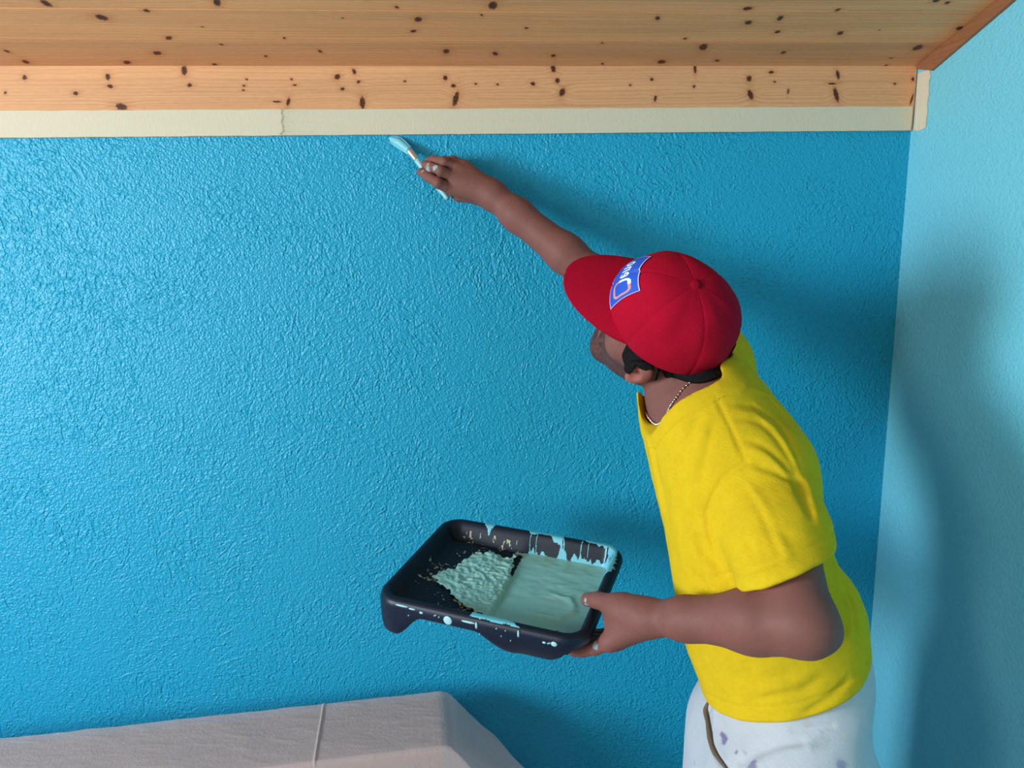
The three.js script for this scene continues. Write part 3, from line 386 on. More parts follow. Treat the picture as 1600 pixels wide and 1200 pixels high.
// --- head in its own frame
const headParts = (() => {
  const cr = ellipsoid([0, 0.028, 0.004], [0.070, 0.078, 0.084]), face = ellipsoid([0, -0.035, 0.032], [0.063, 0.082, 0.058]), jawL = capsule([0.050, -0.060, 0.012], [0.012, -0.100, 0.072], 0.022, 0.019), jawR = capsule([-0.050, -0.060, 0.012], [-0.012, -0.100, 0.072], 0.022, 0.019);
  const brow = capsule([-0.036, 0.020, 0.076], [0.036, 0.020, 0.076], 0.014), nose1 = capsule([0, 0.008, 0.092], [0, -0.030, 0.112], 0.008, 0.0125), nL = capsule([0.012, -0.036, 0.098], [0.012, -0.037, 0.1], 0.0085), nR = capsule([-0.012, -0.036, 0.098], [-0.012, -0.037, 0.1], 0.0085);
  const chk = union([capsule([0.045, -0.016, 0.058], [0.053, -0.012, 0.03], 0.024, 0.02), capsule([-0.045, -0.016, 0.058], [-0.053, -0.012, 0.03], 0.024, 0.02)], 0.01), lip1 = capsule([-0.02, -0.064, 0.086], [0.02, -0.064, 0.086], 0.0085), lip2 = capsule([-0.016, -0.075, 0.084], [0.016, -0.075, 0.084], 0.009), chin = capsule([-0.01, -0.102, 0.078], [0.01, -0.102, 0.078], 0.018);
  const eyeL = ellipsoid([0.032, 0.000, 0.098], [0.017, 0.012, 0.018]), eyeR = ellipsoid([-0.032, 0.000, 0.098], [0.017, 0.012, 0.018]);
  const ear = (s) => { const rim = ellipsoid([s * 0.083, -0.014, 0.019], [0.0075, 0.031, 0.019]), lobe = ellipsoid([s * 0.079, -0.042, 0.026], [0.007, 0.012, 0.010]), hol = ellipsoid([s * 0.0915, -0.016, 0.025], [0.0075, 0.017, 0.009]), root = capsule([s * 0.066, -0.01, 0.019], [s * 0.078, -0.012, 0.019], 0.013, 0.010), tragus = ellipsoid([s * 0.079, -0.018, 0.038], [0.006, 0.008, 0.005]); return (x, y, z) => smin(smax(smin(smin(rim(x, y, z), lobe(x, y, z), 0.008), root(x, y, z), 0.012), -hol(x, y, z), 0.004), tragus(x, y, z), 0.003); };
  const ea = ear(1), eb = ear(-1);
  return (x, y0, z0) => {
    const y = y0 + 0.015, z = z0 - 0.002; let d = smin(cr(x, y0, z0), face(x, y, z), 0.03); d = smin(d, jawL(x, y, z), 0.03); d = smin(d, jawR(x, y, z), 0.03); d = smin(d, brow(x, y, z), 0.016); d = smin(d, chk(x, y, z), 0.025); d = smin(d, chin(x, y, z), 0.02);
    d = smax(d, -eyeL(x, y, z), 0.012); d = smax(d, -eyeR(x, y, z), 0.012); d = smin(d, nose1(x, y, z), 0.01); d = smin(d, nL(x, y, z), 0.006); d = smin(d, nR(x, y, z), 0.006); d = smin(d, lip1(x, y, z), 0.006); d = smin(d, lip2(x, y, z), 0.005);
    d = smin(d, ea(x, y, z), 0.008); return smin(d, eb(x, y, z), 0.008);
  };
})();
const headF = (x, y, z) => { const q = toHead(x, y, z); return headParts(q[0], q[1], q[2]); };
const skull = fromHead(0, -0.060, -0.018), neckF = union([capsule(skull, NECK, 0.053, 0.057), capsule(NECK, add(NECK, [0.02, -0.08, 0.03]), 0.06, 0.08)], 0.03);
// --- torso and legs
const shirtSec = sectionsFrom([
  [[0.3815, 0.831, 0.5504], [0.5941, 0.8835, 0.5596], 0.150],
  [[0.3694, 0.9166, 0.5325], [0.6101, 0.9969, 0.5387], 0.136],
  [[0.3484, 0.9912, 0.5128], [0.602, 1.0668, 0.5212], 0.132],
  [[0.3358, 1.0571, 0.5069], [0.5653, 1.125, 0.5145], 0.122],
  [[0.3282, 1.1238, 0.4828], [0.5543, 1.1782, 0.4928], 0.116],
  [[0.3176, 1.2004, 0.4535], [0.543, 1.244, 0.4656], 0.116],
  [[0.3094, 1.268, 0.422], [0.5239, 1.3007, 0.4352], 0.116],
  [[0.3075, 1.3147, 0.382], [0.503, 1.3438, 0.3941], 0.112],
  [[0.3144, 1.3497, 0.3348], [0.4829, 1.3794, 0.3444], 0.088]]);
const shirtLoft = loft(shirtSec, 60), bodyLoft = loft(shirtSec.map((s) => ({ ...s, a: s.a - 0.022, b: s.b - 0.022 })), 40);
const PEL = mul(add([0.3497, 0.8153, 0.5404], [0.6032, 0.8483, 0.5571]), 0.5);
const legs = [], trousersLegs = [], feet = [];
for (const s of [1, -1]) {
  const hip = [PEL[0] + 0.01, PEL[1] - 0.03, PEL[2] + s * 0.085], knee = [PEL[0] - 0.02, 0.49, PEL[2] + s * 0.10], ankle = [PEL[0] + 0.02, 0.09, PEL[2] + s * 0.105];
  legs.push(chain([hip, knee, ankle], [0.085, 0.052, 0.038], 0.03), chain([ankle, [ankle[0] - 0.02, 0.05, ankle[2]], [ankle[0] - 0.17, 0.038, ankle[2]]], [0.038, 0.036, 0.026], 0.02));
  trousersLegs.push(chain([hip, knee, [ankle[0], 0.055, ankle[2]]], [0.112, 0.088, 0.082], 0.03)); feet.push(ankle);
}
const armL = union([chain([SL, mix3(SL, EL, 0.5), EL], [0.058, 0.050, 0.039], 0.02), chain([[0.4362, 1.1214, 0.6978], mix3(EL, WL, 0.28), mix3(EL, WL, 0.72), WL], [0.037, 0.0400, 0.0275, 0.0205], 0.02), capsule([0.4615, 1.1063, 0.6929], [0.4462, 1.104, 0.6868], 0.019, 0.025)], 0.020);
const armR = union([chain([SR_, mix3(SR_, ER, 0.5), ER], [0.056, 0.046, 0.039], 0.02), chain([ER, mix3(ER, WR, 0.3), mix3(ER, WR, 0.75), WR], [0.034, 0.034, 0.029, 0.0235], 0.02)], 0.02);
// --- hands
const fing = (pts, r) => chain(pts, r, 0.004);
const handL = (() => {
  const palm = union([chain([WL, [0.2463, 1.0643, 0.5279], [0.2371, 1.045, 0.5155]], [0.021, 0.022, 0.018], 0.01), capsule(WL, [0.2247, 1.017, 0.5281], 0.021, 0.0145), capsule(WL, [0.2391, 1.0053, 0.5082], 0.021, 0.0145), capsule(add(WL, [0.004, -0.006, -0.006]), [0.2544, 0.9955, 0.4859], 0.020, 0.014), capsule(add(WL, [0.004, -0.008, -0.012]), [0.27, 0.9951, 0.4721], 0.018, 0.013)], 0.016);
  const thumb = fing([[0.2554, 1.0733, 0.5403], [0.2337, 1.0684, 0.5127], [0.2172, 1.0599, 0.4821], [0.2053, 1.0516, 0.4622]], [0.0185, 0.0150, 0.0128, 0.0105]);
  const f1 = fing([[0.2247, 1.017, 0.5281], [0.2081, 0.9965, 0.5071], [0.193, 0.9785, 0.4837], [0.1827, 0.9695, 0.4691]], [0.0125, 0.0105, 0.0092, 0.0082]), f2 = fing([[0.2391, 1.0053, 0.5082], [0.2208, 0.9812, 0.4754], [0.1982, 0.9665, 0.4456], [0.1847, 0.9634, 0.4347]], [0.0125, 0.0108, 0.0094, 0.0084]), f3 = fing([[0.2544, 0.9955, 0.4859], [0.238, 0.9717, 0.4482], [0.2182, 0.9592, 0.4182], [0.2044, 0.9562, 0.4072]], [0.012, 0.0102, 0.009, 0.008]), f4 = fing([[0.27, 0.9951, 0.4721], [0.2587, 0.974, 0.4394], [0.2434, 0.9642, 0.4144], [0.2339, 0.9602, 0.404]], [0.011, 0.009, 0.008, 0.0072]);
  return (x, y, z) => { let d = smin(palm(x, y, z), thumb(x, y, z), 0.014); d = smin(d, f1(x, y, z), 0.006); d = smin(d, f2(x, y, z), 0.005); d = smin(d, f3(x, y, z), 0.005); return smin(d, f4(x, y, z), 0.005); };
})();
const handR = (() => {
  const K = [[0.0255, 1.6957, 0.0591], [0.0299, 1.7177, 0.0613], [0.0367, 1.7345, 0.0545], [0.0528, 1.7397, 0.0468]];
  const palm = union([capsule(WR, K[0], 0.0225, 0.0125), capsule(WR, K[1], 0.0225, 0.0130), capsule(WR, K[2], 0.0225, 0.0120), capsule(WR, K[3], 0.0215, 0.0105)], 0.012);
  const f1 = fing([K[0], [-0.0005, 1.7069, 0.0709], [-0.0205, 1.7216, 0.0498], [-0.0313, 1.7299, 0.0369]], [0.0108, 0.0098, 0.0088, 0.0078]), f2 = fing([K[1], [0.0051, 1.7287, 0.0712], [-0.0137, 1.7391, 0.049], [-0.0234, 1.7439, 0.0369]], [0.0104, 0.0090, 0.0080, 0.0070]), f3 = fing([K[2], [0.013, 1.7458, 0.0604], [-0.0061, 1.7517, 0.039], [-0.0159, 1.7517, 0.0279]], [0.0100, 0.0086, 0.0076, 0.0068]), f4 = fing([K[3], [0.0301, 1.7505, 0.0467], [0.0134, 1.7526, 0.0284], [0.006, 1.7499, 0.02]], [0.0092, 0.0078, 0.0070, 0.0064]);
  const th = fing([[0.0731, 1.684, 0.0453], [0.0404, 1.6876, 0.0334], [0.0093, 1.7092, 0.0222], [-0.011, 1.7263, 0.0211]], [0.0165, 0.0135, 0.0112, 0.0095]);
  return (x, y, z) => { let d = palm(x, y, z); d = smin(d, f1(x, y, z), 0.003); d = smin(d, f2(x, y, z), 0.003); d = smin(d, f3(x, y, z), 0.003); d = smin(d, f4(x, y, z), 0.003); return smin(d, th(x, y, z), 0.008); };
})();
const limbL = (x, y, z) => smin(armL(x, y, z), handL(x, y, z), 0.018), limbR = (x, y, z) => smin(armR(x, y, z), handR(x, y, z), 0.018);
const GIRDLE = add(RC, mul(RNn, -0.105)), trunk = union([bodyLoft, capsule(SL, GIRDLE, 0.052, 0.058), capsule(SR_, GIRDLE, 0.052, 0.058), ...legs], 0.03);
const headNeck = (x, y, z) => smin(headF(x, y, z), neckF(x, y, z), 0.02);
const bodyF = (x, y, z) => smin(smin(smin(trunk(x, y, z), neckF(x, y, z), 0.03), limbL(x, y, z), 0.03), limbR(x, y, z), 0.03);
// skin tones: warmer at knuckles and elbows, stubble on the jaw, paint on the fingers
const SKIN = [0.24, 0.088, 0.072];
function skinColour(x, y, z) {
  const n = 1 + 0.10 * fbm(x * 45, y * 45, z * 45, 3) + 0.05 * noise(x * 260, y * 260, z * 260), c = [SKIN[0] * n, SKIN[1] * n, SKIN[2] * n];
  const q0 = toHead(x, y, z), q = [q0[0], q0[1] + 0.015, q0[2] - 0.002], near = Math.hypot(...q);
  if (near < 0.16) {
    const beard = sstep(-0.026 - q[1], -0.006, 0.022) * sstep(q[2], -0.012, 0.016) * (0.72 + 0.28 * noise(q[0] * 400, q[1] * 400, q[2] * 400)) * (q[1] > -0.13 ? 1 : 0) * (1 - sstep(Math.abs(q[0]), 0.074, 0.078)), ear = sstep(Math.abs(q[0]), 0.074, 0.082) * (1 - sstep(Math.abs(q[2] - 0.021), 0.025, 0.035));
    const lips = (1 - sstep(Math.hypot(q[0] / 0.024, (q[1] + 0.069) / 0.010), 0.7, 1.1)) * sstep(q[2], 0.08, 0.088);
    for (let k = 0; k < 3; k++) c[k] = lerp(c[k], [0.022, 0.017, 0.018][k], beard * 0.86 * (1 - lips)); for (let k = 0; k < 3; k++) c[k] = lerp(c[k], [0.46, 0.14, 0.11][k], Math.max(ear * 0.75, lips * 0.7));
  }
  return c;
}
const paintSpots = [[[0.2069, 1.0578, 0.4642], 0.006], [[0.2009, 1.055, 0.4745], 0.004], [[0.2054, 1.0085, 0.5198], 0.006], [[-0.0138, 1.7365, 0.0515], 0.008], [[-0.0041, 1.7345, 0.0712], 0.006], [[-0.0263, 1.7279, 0.0449], 0.005], [[0.1323, 1.6491, 0.0903], 0.0025]];
const handColour = (x, y, z) => { const c = skinColour(x, y, z); let red = 0; for (const [p, r] of paintSpots) { const d = Math.hypot(x - p[0], y - p[1], z - p[2]) + 0.003 * noise(x * 300, y * 300, z * 300), k = 1 - sstep(d, r * 0.8, r * 1.1); for (let i = 0; i < 3; i++) c[i] = lerp(c[i], [0.34, 0.52, 0.56][i], k * 0.85); } return c; };
const bb = (pts, m) => [[0, 1, 2].map((k) => Math.min(...pts.map((p) => p[k])) - m), [0, 1, 2].map((k) => Math.max(...pts.map((p) => p[k])) + m)];
{
  const skinParts = [], addNet = (f, [lo, hi], h) => skinParts.push(surfaceNet(f, lo, hi, h, { colour: handColour }));
  const hb = bb([HC], 0.145), tl = mix3(WL, EL, 0.14), tr = mix3(WR, ER, 0.14);
  const below = (q, from, dir) => (q[0] - from[0]) * dir[0] + (q[1] - from[1]) * dir[1] + (q[2] - from[2]) * dir[2];
  // coarse body without head and hands, then head and hands on finer cells; each meets the next at a cut
  const dl = unit(sub(WL, EL)), dr = unit(sub(WR, ER)), dn = unit(sub(skull, NECK)), cutN = mix3(NECK, skull, 0.25);
  const cutOff = (f, from, dir, s) => (x, y, z) => Math.max(f(x, y, z), s * below([x, y, z], from, dir));
  addNet((x, y, z) => Math.max(bodyF(x, y, z), below([x, y, z], tl, dl) < 0.3 ? Math.min(below([x, y, z], tl, dl) , 0.12 - Math.hypot(x - WL[0], y - WL[1], z - WL[2])) : -1, Math.min(below([x, y, z], tr, dr), 0.16 - Math.hypot(x - WR[0], y - WR[1], z - WR[2]))), [[BASE[0] - 0.45, 0.0, -0.006], [BASE[0] + 0.30, 1.75, 0.86]], 0.008);
  addNet(cutOff((x, y, z) => smin(limbL(x, y, z), 1, 0.01), add(tl, mul(dl, -0.012)), dl, -1), bb([WL, [0.1807, 0.9696, 0.469], [0.2053, 1.0516, 0.4622], [0.2044, 0.9562, 0.4072], tl], 0.045), 0.0026);
  addNet(cutOff(limbR, add(tr, mul(dr, -0.012)), dr, -1), bb([WR, [-0.0301, 1.7301, 0.0339], [0.0084, 1.7489, 0.0184], [-0.011, 1.7263, 0.0211], tr], 0.04), 0.0026);
  addNet(cutOff((x, y, z) => smin(headNeck(x, y, z), trunk(x, y, z), 0.03), add(cutN, mul(dn, -0.012)), dn, -1), bb([HC, cutN, fromHead(0, -0.12, 0.05)], 0.12), 0.0032);
  obj('body', shift0(mergeGeometries(skinParts)), skinM, person);
}
// eyes
for (const s of [1, -1]) { const g = new THREE.SphereGeometry(0.0125, 16, 12); g.translate(...sub(fromHead(s * 0.031, -0.015, 0.0745), BASE)); const e = obj('eye', g, mat(0.55, 0.52, 0.48, 0.25), person), i = new THREE.SphereGeometry(0.0062, 14, 10); i.scale(1, 1, 1); i.translate(...sub(fromHead(s * 0.031, -0.015, 0.0815), BASE)); obj('iris', i, mat(0.03, 0.015, 0.008, 0.2), e); }
// hair: a shell over the back and sides of the skull, and sideburns
{
  const strand = (x, y, z) => 0.0007 * noise(x * 420, y * 160, z * 420);
  const f = (x, y, z) => { const q0 = toHead(x, y, z), q = [q0[0], q0[1] + 0.010, q0[2] - 0.012]; const shell = smax(smin(headNeck(x, y, z), trunk(x, y, z), 0.03) - 0.008 - strand(x, y, z), headF(x, y, z) - lerp(0.034, 0.012, sstep(q[2], -0.085, -0.015)), 0.006);
    const line = q[2] < -0.05 ? -0.056 - 0.06 * (q[2] + 0.06) : lerp(-0.056, -0.010, clamp((q[2] + 0.05) / 0.038, 0, 1)), burn = q[2] > 0.022 && q[2] < 0.045 ? -0.022 + 0.9 * Math.max(0, q[2] - 0.03) : line, low = (q[2] > -0.012 && q[2] < 0.022 ? Math.max(line, 0.008) : burn) + 0.004 * noise(q[0] * 120, q[2] * 120);
    return smax(smax(shell, low - q[1], 0.012), Math.max(q[2] - 0.045, dot([x - CC[0], y - CC[1], z - CC[2]], CU) - 0.014), 0.003); };
  obj('hair', shift0(surfaceNet(f, ...bb([HC], 0.135), 0.0034)), mat(0.010, 0.008, 0.009, 0.85, { specularIntensity: 0.25 }), person);
}
// ---- T-shirt
const shirtM = mat(1, 1, 1, 0.92, { vertexColors: true, bumpMap: fabricBump, bumpScale: 0.0005, specularIntensity: 0.3 });
fabricBump.repeat.set(9, 9);
const CUFF = [0.4457, 1.1546, 0.6154], sleeveL = union([capsule(SL, mix3(SL, EL, 0.45), 0.077, 0.069), capsule(mix3(SL, EL, 0.45), mix3(SL, EL, 0.8), 0.069, 0.066)], 0.02), sleeveR = capsule(SR_, mix3(SR_, ER, 0.62), 0.078, 0.07);
const hemN = unit(cross(sub([0.6304, 0.9988, 0.53], [0.3708, 0.9105, 0.5236]), sub([0.4259, 0.9568, 0.6679], [0.3708, 0.9105, 0.5236]))), hemP = [0.3708, 0.9105, 0.5236], hemS = hemN[1] > 0 ? 1 : -1;
const cuffA = [0.3767, 1.1431, 0.6369], cuffB = [0.5023, 1.1772, 0.6059], cuffC = [0.4074, 1.1768, 0.6792], cuffN0 = unit(cross(sub(cuffB, cuffA), sub(cuffC, cuffA))), cuffN = mul(cuffN0, Math.sign(dot(cuffN0, sub(EL, SL)))), cuffRN = unit(sub(ER, SR_)), cuffRP = mix3(SR_, ER, 0.5);
const RING = add(RC, mul(RNn, -0.085));
const yoke = union([capsule(SL, RING, 0.074, 0.062), capsule(SR_, RING, 0.075, 0.070)], 0.05);
const neckHole = (x, y, z) => { const p = [x - RC[0], y - RC[1], z - RC[2]], u0 = dot(p, RE1), u = u0 / (u0 > 0 ? RA : RA * 0.60), v0 = dot(p, RE2) * RN_SIDE, v = v0 / (v0 > 0 ? RNEAR : RA * 0.70), h = dot(p, RNn); const tube0 = Math.max((Math.hypot(u, v) - 1 + (h < 0 ? -h * 2.0 : 0)) * RA * 0.95, -h - 0.09), cut = smax(smax(Math.max(-h - 0.004, Math.hypot(...p) - 0.135), -(v0 + 0.02), 0.03), -(u0 - 0.005), 0.06); return smin(tube0, cut, 0.015); };
const folds = [
  // seams are grooves (a < 0), creases are hollows, the rest soft ridges
  F([[0.3831, 1.3751, 0.5003], [0.3934, 1.3368, 0.5375], [0.4018, 1.2977, 0.5721]], -0.0034, 0.0042), F([[0.4018, 1.2977, 0.5721], [0.3856, 1.2856, 0.5687], [0.3726, 1.272, 0.564], [0.3607, 1.245, 0.5592], [0.3553, 1.2217, 0.5562], [0.3563, 1.1997, 0.5602], [0.3614, 1.1691, 0.5716]], -0.0055, 0.0045, 1),
  F([[0.388, 1.28, 0.5744], [0.3993, 1.2481, 0.6299], [0.4032, 1.2062, 0.685]], -0.002, 0.006), F([[0.3932, 1.2824, 0.577], [0.4069, 1.2519, 0.6318], [0.4128, 1.2107, 0.685]], 0.0022, 0.008),
  F([[0.3959, 1.3776, 0.5013], [0.4321, 1.383, 0.4936], [0.4702, 1.3707, 0.4828], [0.49, 1.3439, 0.5036], [0.487, 1.3199, 0.5493]], 0.0028, 0.006), F([[0.3968, 1.3627, 0.5148], [0.4322, 1.3641, 0.5153], [0.4591, 1.346, 0.5306], [0.4702, 1.3142, 0.5655], [0.4735, 1.2862, 0.5876]], -0.0026, 0.006), F([[0.3977, 1.3543, 0.5228], [0.43, 1.3541, 0.5279], [0.4523, 1.3364, 0.5465], [0.464, 1.3056, 0.5755], [0.4697, 1.2752, 0.6001]], 0.0026, 0.006),
  F([[0.4028, 1.3469, 0.5316], [0.4343, 1.3431, 0.5405], [0.4524, 1.3209, 0.5638], [0.464, 1.2926, 0.5861], [0.4649, 1.2689, 0.6122]], -0.0024, 0.006), F([[0.4042, 1.3247, 0.5526], [0.4291, 1.3168, 0.5676], [0.4474, 1.2983, 0.5845], [0.46, 1.2779, 0.6014], [0.4574, 1.2597, 0.63]], -0.003, 0.007), F([[0.4041, 1.315, 0.5604], [0.4307, 1.3059, 0.5771], [0.45, 1.2855, 0.5956], [0.4513, 1.2628, 0.6279]], 0.0028, 0.007), F([[0.4046, 1.2972, 0.574], [0.4315, 1.2894, 0.5909], [0.4541, 1.2786, 0.6025], [0.4541, 1.2555, 0.637]], -0.005, 0.007),
  F([[0.4648, 1.2827, 0.5947], [0.4636, 1.2703, 0.611], [0.459, 1.2548, 0.6359], [0.4579, 1.2398, 0.6533]], -0.006, 0.008), F([[0.4819, 1.2775, 0.5898], [0.4735, 1.2579, 0.6225], [0.4654, 1.2354, 0.6541]], 0.004, 0.009),
  F([[0.3622, 1.3536, 0.5053], [0.3407, 1.3107, 0.5109], [0.3255, 1.2317, 0.5082]], -0.0026, 0.009), F([[0.3703, 1.3488, 0.5144], [0.35, 1.3058, 0.5252], [0.3358, 1.2318, 0.5289], [0.3368, 1.1858, 0.5349]], 0.0026, 0.010), F([[0.3747, 1.3414, 0.5231], [0.3599, 1.3039, 0.5365], [0.3495, 1.2553, 0.5438]], -0.002, 0.007),
  F([[0.3423, 1.187, 0.5434], [0.3524, 1.1669, 0.5611], [0.3686, 1.1502, 0.5854]], -0.006, 0.009), F([[0.3367, 1.167, 0.5368], [0.3479, 1.1474, 0.5598], [0.3631, 1.1358, 0.5822]], 0.004, 0.010), F([[0.3383, 1.129, 0.5461], [0.3475, 1.1194, 0.5659], [0.3553, 1.1052, 0.5812]], -0.005, 0.008),
  F([[0.3067, 1.3368, 0.4098], [0.3071, 1.2916, 0.4323], [0.3135, 1.2282, 0.4588], [0.3221, 1.1631, 0.4773]], 0.003, 0.007), F([[0.3081, 1.2944, 0.4427], [0.3122, 1.2496, 0.4622], [0.3217, 1.1798, 0.4934]], -0.0035, 0.008), F([[0.3161, 1.3021, 0.4721], [0.3229, 1.242, 0.5008], [0.3297, 1.1608, 0.5212], [0.3339, 1.1171, 0.5349]], 0.002, 0.012),
  F([[0.3781, 1.217, 0.6346], [0.3808, 1.2039, 0.6537], [0.3793, 1.1907, 0.6701]], -0.0025, 0.007), F([[0.4107, 1.2199, 0.6709], [0.4114, 1.2105, 0.6844], [0.4045, 1.2014, 0.693]], 0.002, 0.007), F([[0.4036, 1.2484, 0.6337], [0.4112, 1.2316, 0.658], [0.4248, 1.2239, 0.6724]], -0.0018, 0.010),
  F([[0.5365, 1.129, 0.588], [0.5489, 1.1069, 0.5937], [0.55, 1.0858, 0.6091], [0.5437, 1.0622, 0.6262]], -0.006, 0.008), F([[0.528, 1.147, 0.5842], [0.5485, 1.12, 0.581], [0.5748, 1.0909, 0.5754]], 0.005, 0.009), F([[0.5417, 1.1064, 0.6014], [0.5378, 1.0791, 0.6216], [0.5272, 1.0517, 0.6387]], 0.005, 0.009),
  F([[0.3909, 0.967, 0.6202], [0.4292, 0.9939, 0.6492], [0.4515, 1.0004, 0.6574], [0.4898, 1.0238, 0.6563]], -0.0036, 0.008), F([[0.4033, 0.9901, 0.6315], [0.4385, 1.0091, 0.6503], [0.4803, 1.0337, 0.6529]], 0.003, 0.010), F([[0.4494, 0.97, 0.6653], [0.4911, 0.9958, 0.6655], [0.5265, 1.0173, 0.6522]], -0.005, 0.006), F([[0.3688, 0.9967, 0.5919], [0.4101, 1.0089, 0.6346], [0.4628, 1.0277, 0.653]], -0.0022, 0.012), F([[0.3538, 1.0131, 0.5677], [0.366, 0.9816, 0.5834], [0.3849, 0.9689, 0.6122]], 0.0022, 0.010)];
function F(p, a, w, open = 0) { const m = w * 2.6; return { p, a, w, open, lo: [0, 1, 2].map((k) => Math.min(...p.map((q) => q[k])) - m), hi: [0, 1, 2].map((k) => Math.max(...p.map((q) => q[k])) + m) }; }
const plane = (p, n, x, y, z) => (x - p[0]) * n[0] + (y - p[1]) * n[1] + (z - p[2]) * n[2];
function shirtBare(x, y, z) {
  let d = smin(shirtLoft(x, y, z), yoke(x, y, z), 0.06);
  const sl = smax(sleeveL(x, y, z), plane(cuffA, cuffN, x, y, z), 0.008), sr = smax(sleeveR(x, y, z), plane(cuffRP, cuffRN, x, y, z), 0.008);
  d = smin(d, sl, 0.018); return smin(d, sr, 0.03);
}
function foldsAt(x, y, z) { let s = 0; for (const f of folds) { if (x < f.lo[0] || x > f.hi[0] || y < f.lo[1] || y > f.hi[1] || z < f.lo[2] || z > f.hi[2]) continue; let m = 1e9, tt = 0; for (let i = 0; i + 1 < f.p.length; i++) { const a = f.p[i], b = f.p[i + 1], ex = b[0] - a[0], ey = b[1] - a[1], ez = b[2] - a[2], k = clamp(((x - a[0]) * ex + (y - a[1]) * ey + (z - a[2]) * ez) / (ex * ex + ey * ey + ez * ez), 0, 1), q = (x - a[0] - ex * k) ** 2 + (y - a[1] - ey * k) ** 2 + (z - a[2] - ez * k) ** 2; if (q < m) { m = q; tt = (i + k) / (f.p.length - 1); } } s += f.a * 0.75 * Math.exp(-m / (f.w * f.w * 0.72)) * Math.min(1, 5 * Math.min(tt, 1 - tt) + (f.open ? 1 : 0.15)); } return s; }
function shirtF(x, y, z) {
  let d = shirtBare(x, y, z); if (Math.abs(d) > 0.03) return Math.max(d, -hemS * plane(hemP, hemN, x, y, z), -neckHole(x, y, z));
  d -= foldsAt(x, y, z) + 0.0032 * fbm(x * 15, y * 11, z * 15, 3) + 0.0009 * fbm(x * 48, y * 40, z * 48, 2);
  const hd = hemS * plane(hemP, hemN, x, y, z), cd = -plane(cuffA, cuffN, x, y, z);
  d += 0.0012 * Math.exp(-(((hd - 0.022) / 0.0028) ** 2)); if (cd < 0.06 && sleeveL(x, y, z) < 0.02) d += 0.0012 * Math.exp(-(((cd - 0.022) / 0.0028) ** 2));
  return smax(smax(d, -hd, 0.008), -neckHole(x, y, z), 0.010);
}
const shirtCol = (x, y, z) => { const n = 1 + 0.06 * fbm(x * 60, y * 60, z * 60, 3) + 0.05 * noise(x * 420, y * 420, z * 420); return [0.76 * n, 0.48 * n, 0.012]; };
obj('t_shirt', shift0(surfaceNet(shirtF, [0.12, 0.86, -0.01], [0.80, 1.56, 0.78], 0.0036, { colour: shirtCol })), shirtM, person, 'bright yellow short-sleeved T-shirt');
// ---- trousers
const trSec = sectionsFrom([[[0.3818, 0.5937, 0.6074], [0.5079, 0.6005, 0.6176], 0.10], [[0.3482, 0.7071, 0.582], [0.558, 0.7122, 0.6002], 0.165], [[0.3589, 0.7995, 0.5494], [0.5772, 0.7998, 0.5694], 0.165], [[0.3709, 0.8387, 0.5377], [0.5903, 0.8677, 0.5521], 0.162], [[0.3835, 0.8863, 0.5295], [0.6116, 0.9449, 0.5409], 0.146], [[0.3915, 0.9197, 0.5319], [0.6071, 0.9912, 0.5375], 0.128], [[0.3938, 0.9492, 0.5283], [0.596, 1.0304, 0.5309], 0.128], [[0.3888, 0.9904, 0.5167], [0.5819, 1.0719, 0.5183], 0.122], [[0.3759, 1.0372, 0.5042], [0.5623, 1.1095, 0.5071], 0.116]]);
const trLoft = loft(trSec, 40);
const trFolds = [{ p: [[0.3859, 0.892, 0.5144], [0.3808, 0.8757, 0.5156], [0.3771, 0.8674, 0.5403], [0.3719, 0.8579, 0.5632], [0.3703, 0.8588, 0.5905], [0.3721, 0.8623, 0.615]], a: -0.010, w: 0.0045 }, { p: [[0.3861, 0.8953, 0.5349], [0.3796, 0.8754, 0.5515], [0.3748, 0.8669, 0.5755], [0.3736, 0.8661, 0.6083]], a: 0.003, w: 0.007 }, { p: [[0.3868, 0.8849, 0.6338], [0.4042, 0.9057, 0.6423], [0.4276, 0.9237, 0.6546], [0.4539, 0.9339, 0.6675]], a: -0.004, w: 0.007 }, { p: [[0.4017, 0.8959, 0.6572], [0.4368, 0.9219, 0.6675], [0.4593, 0.9311, 0.6747]], a: 0.004, w: 0.008 }, { p: [[0.4489, 0.9432, 0.6547], [0.4712, 0.9502, 0.6631], [0.4951, 0.9553, 0.6679]], a: -0.0025, w: 0.004 }];
function trousersF(x, y, z) {
  let d = smin(smin(trLoft(x, y, z), trousersLegs[0](x, y, z), 0.05), trousersLegs[1](x, y, z), 0.05); if (Math.abs(d) > 0.03) return Math.max(d, 0.03 - y);
  let s = 0; for (const f of trFolds) { let m = 1e9; for (let i = 0; i + 1 < f.p.length; i++) { const a = f.p[i], b = f.p[i + 1], ex = b[0] - a[0], ey = b[1] - a[1], ez = b[2] - a[2], k = clamp(((x - a[0]) * ex + (y - a[1]) * ey + (z - a[2]) * ez) / (ex * ex + ey * ey + ez * ez), 0, 1); m = Math.min(m, (x - a[0] - ex * k) ** 2 + (y - a[1] - ey * k) ** 2 + (z - a[2] - ez * k) ** 2); } s += f.a * Math.exp(-m / (f.w * f.w)); }
  return Math.max(d - s - 0.003 * fbm(x * 14, y * 10, z * 14, 3), 0.03 - y);
}
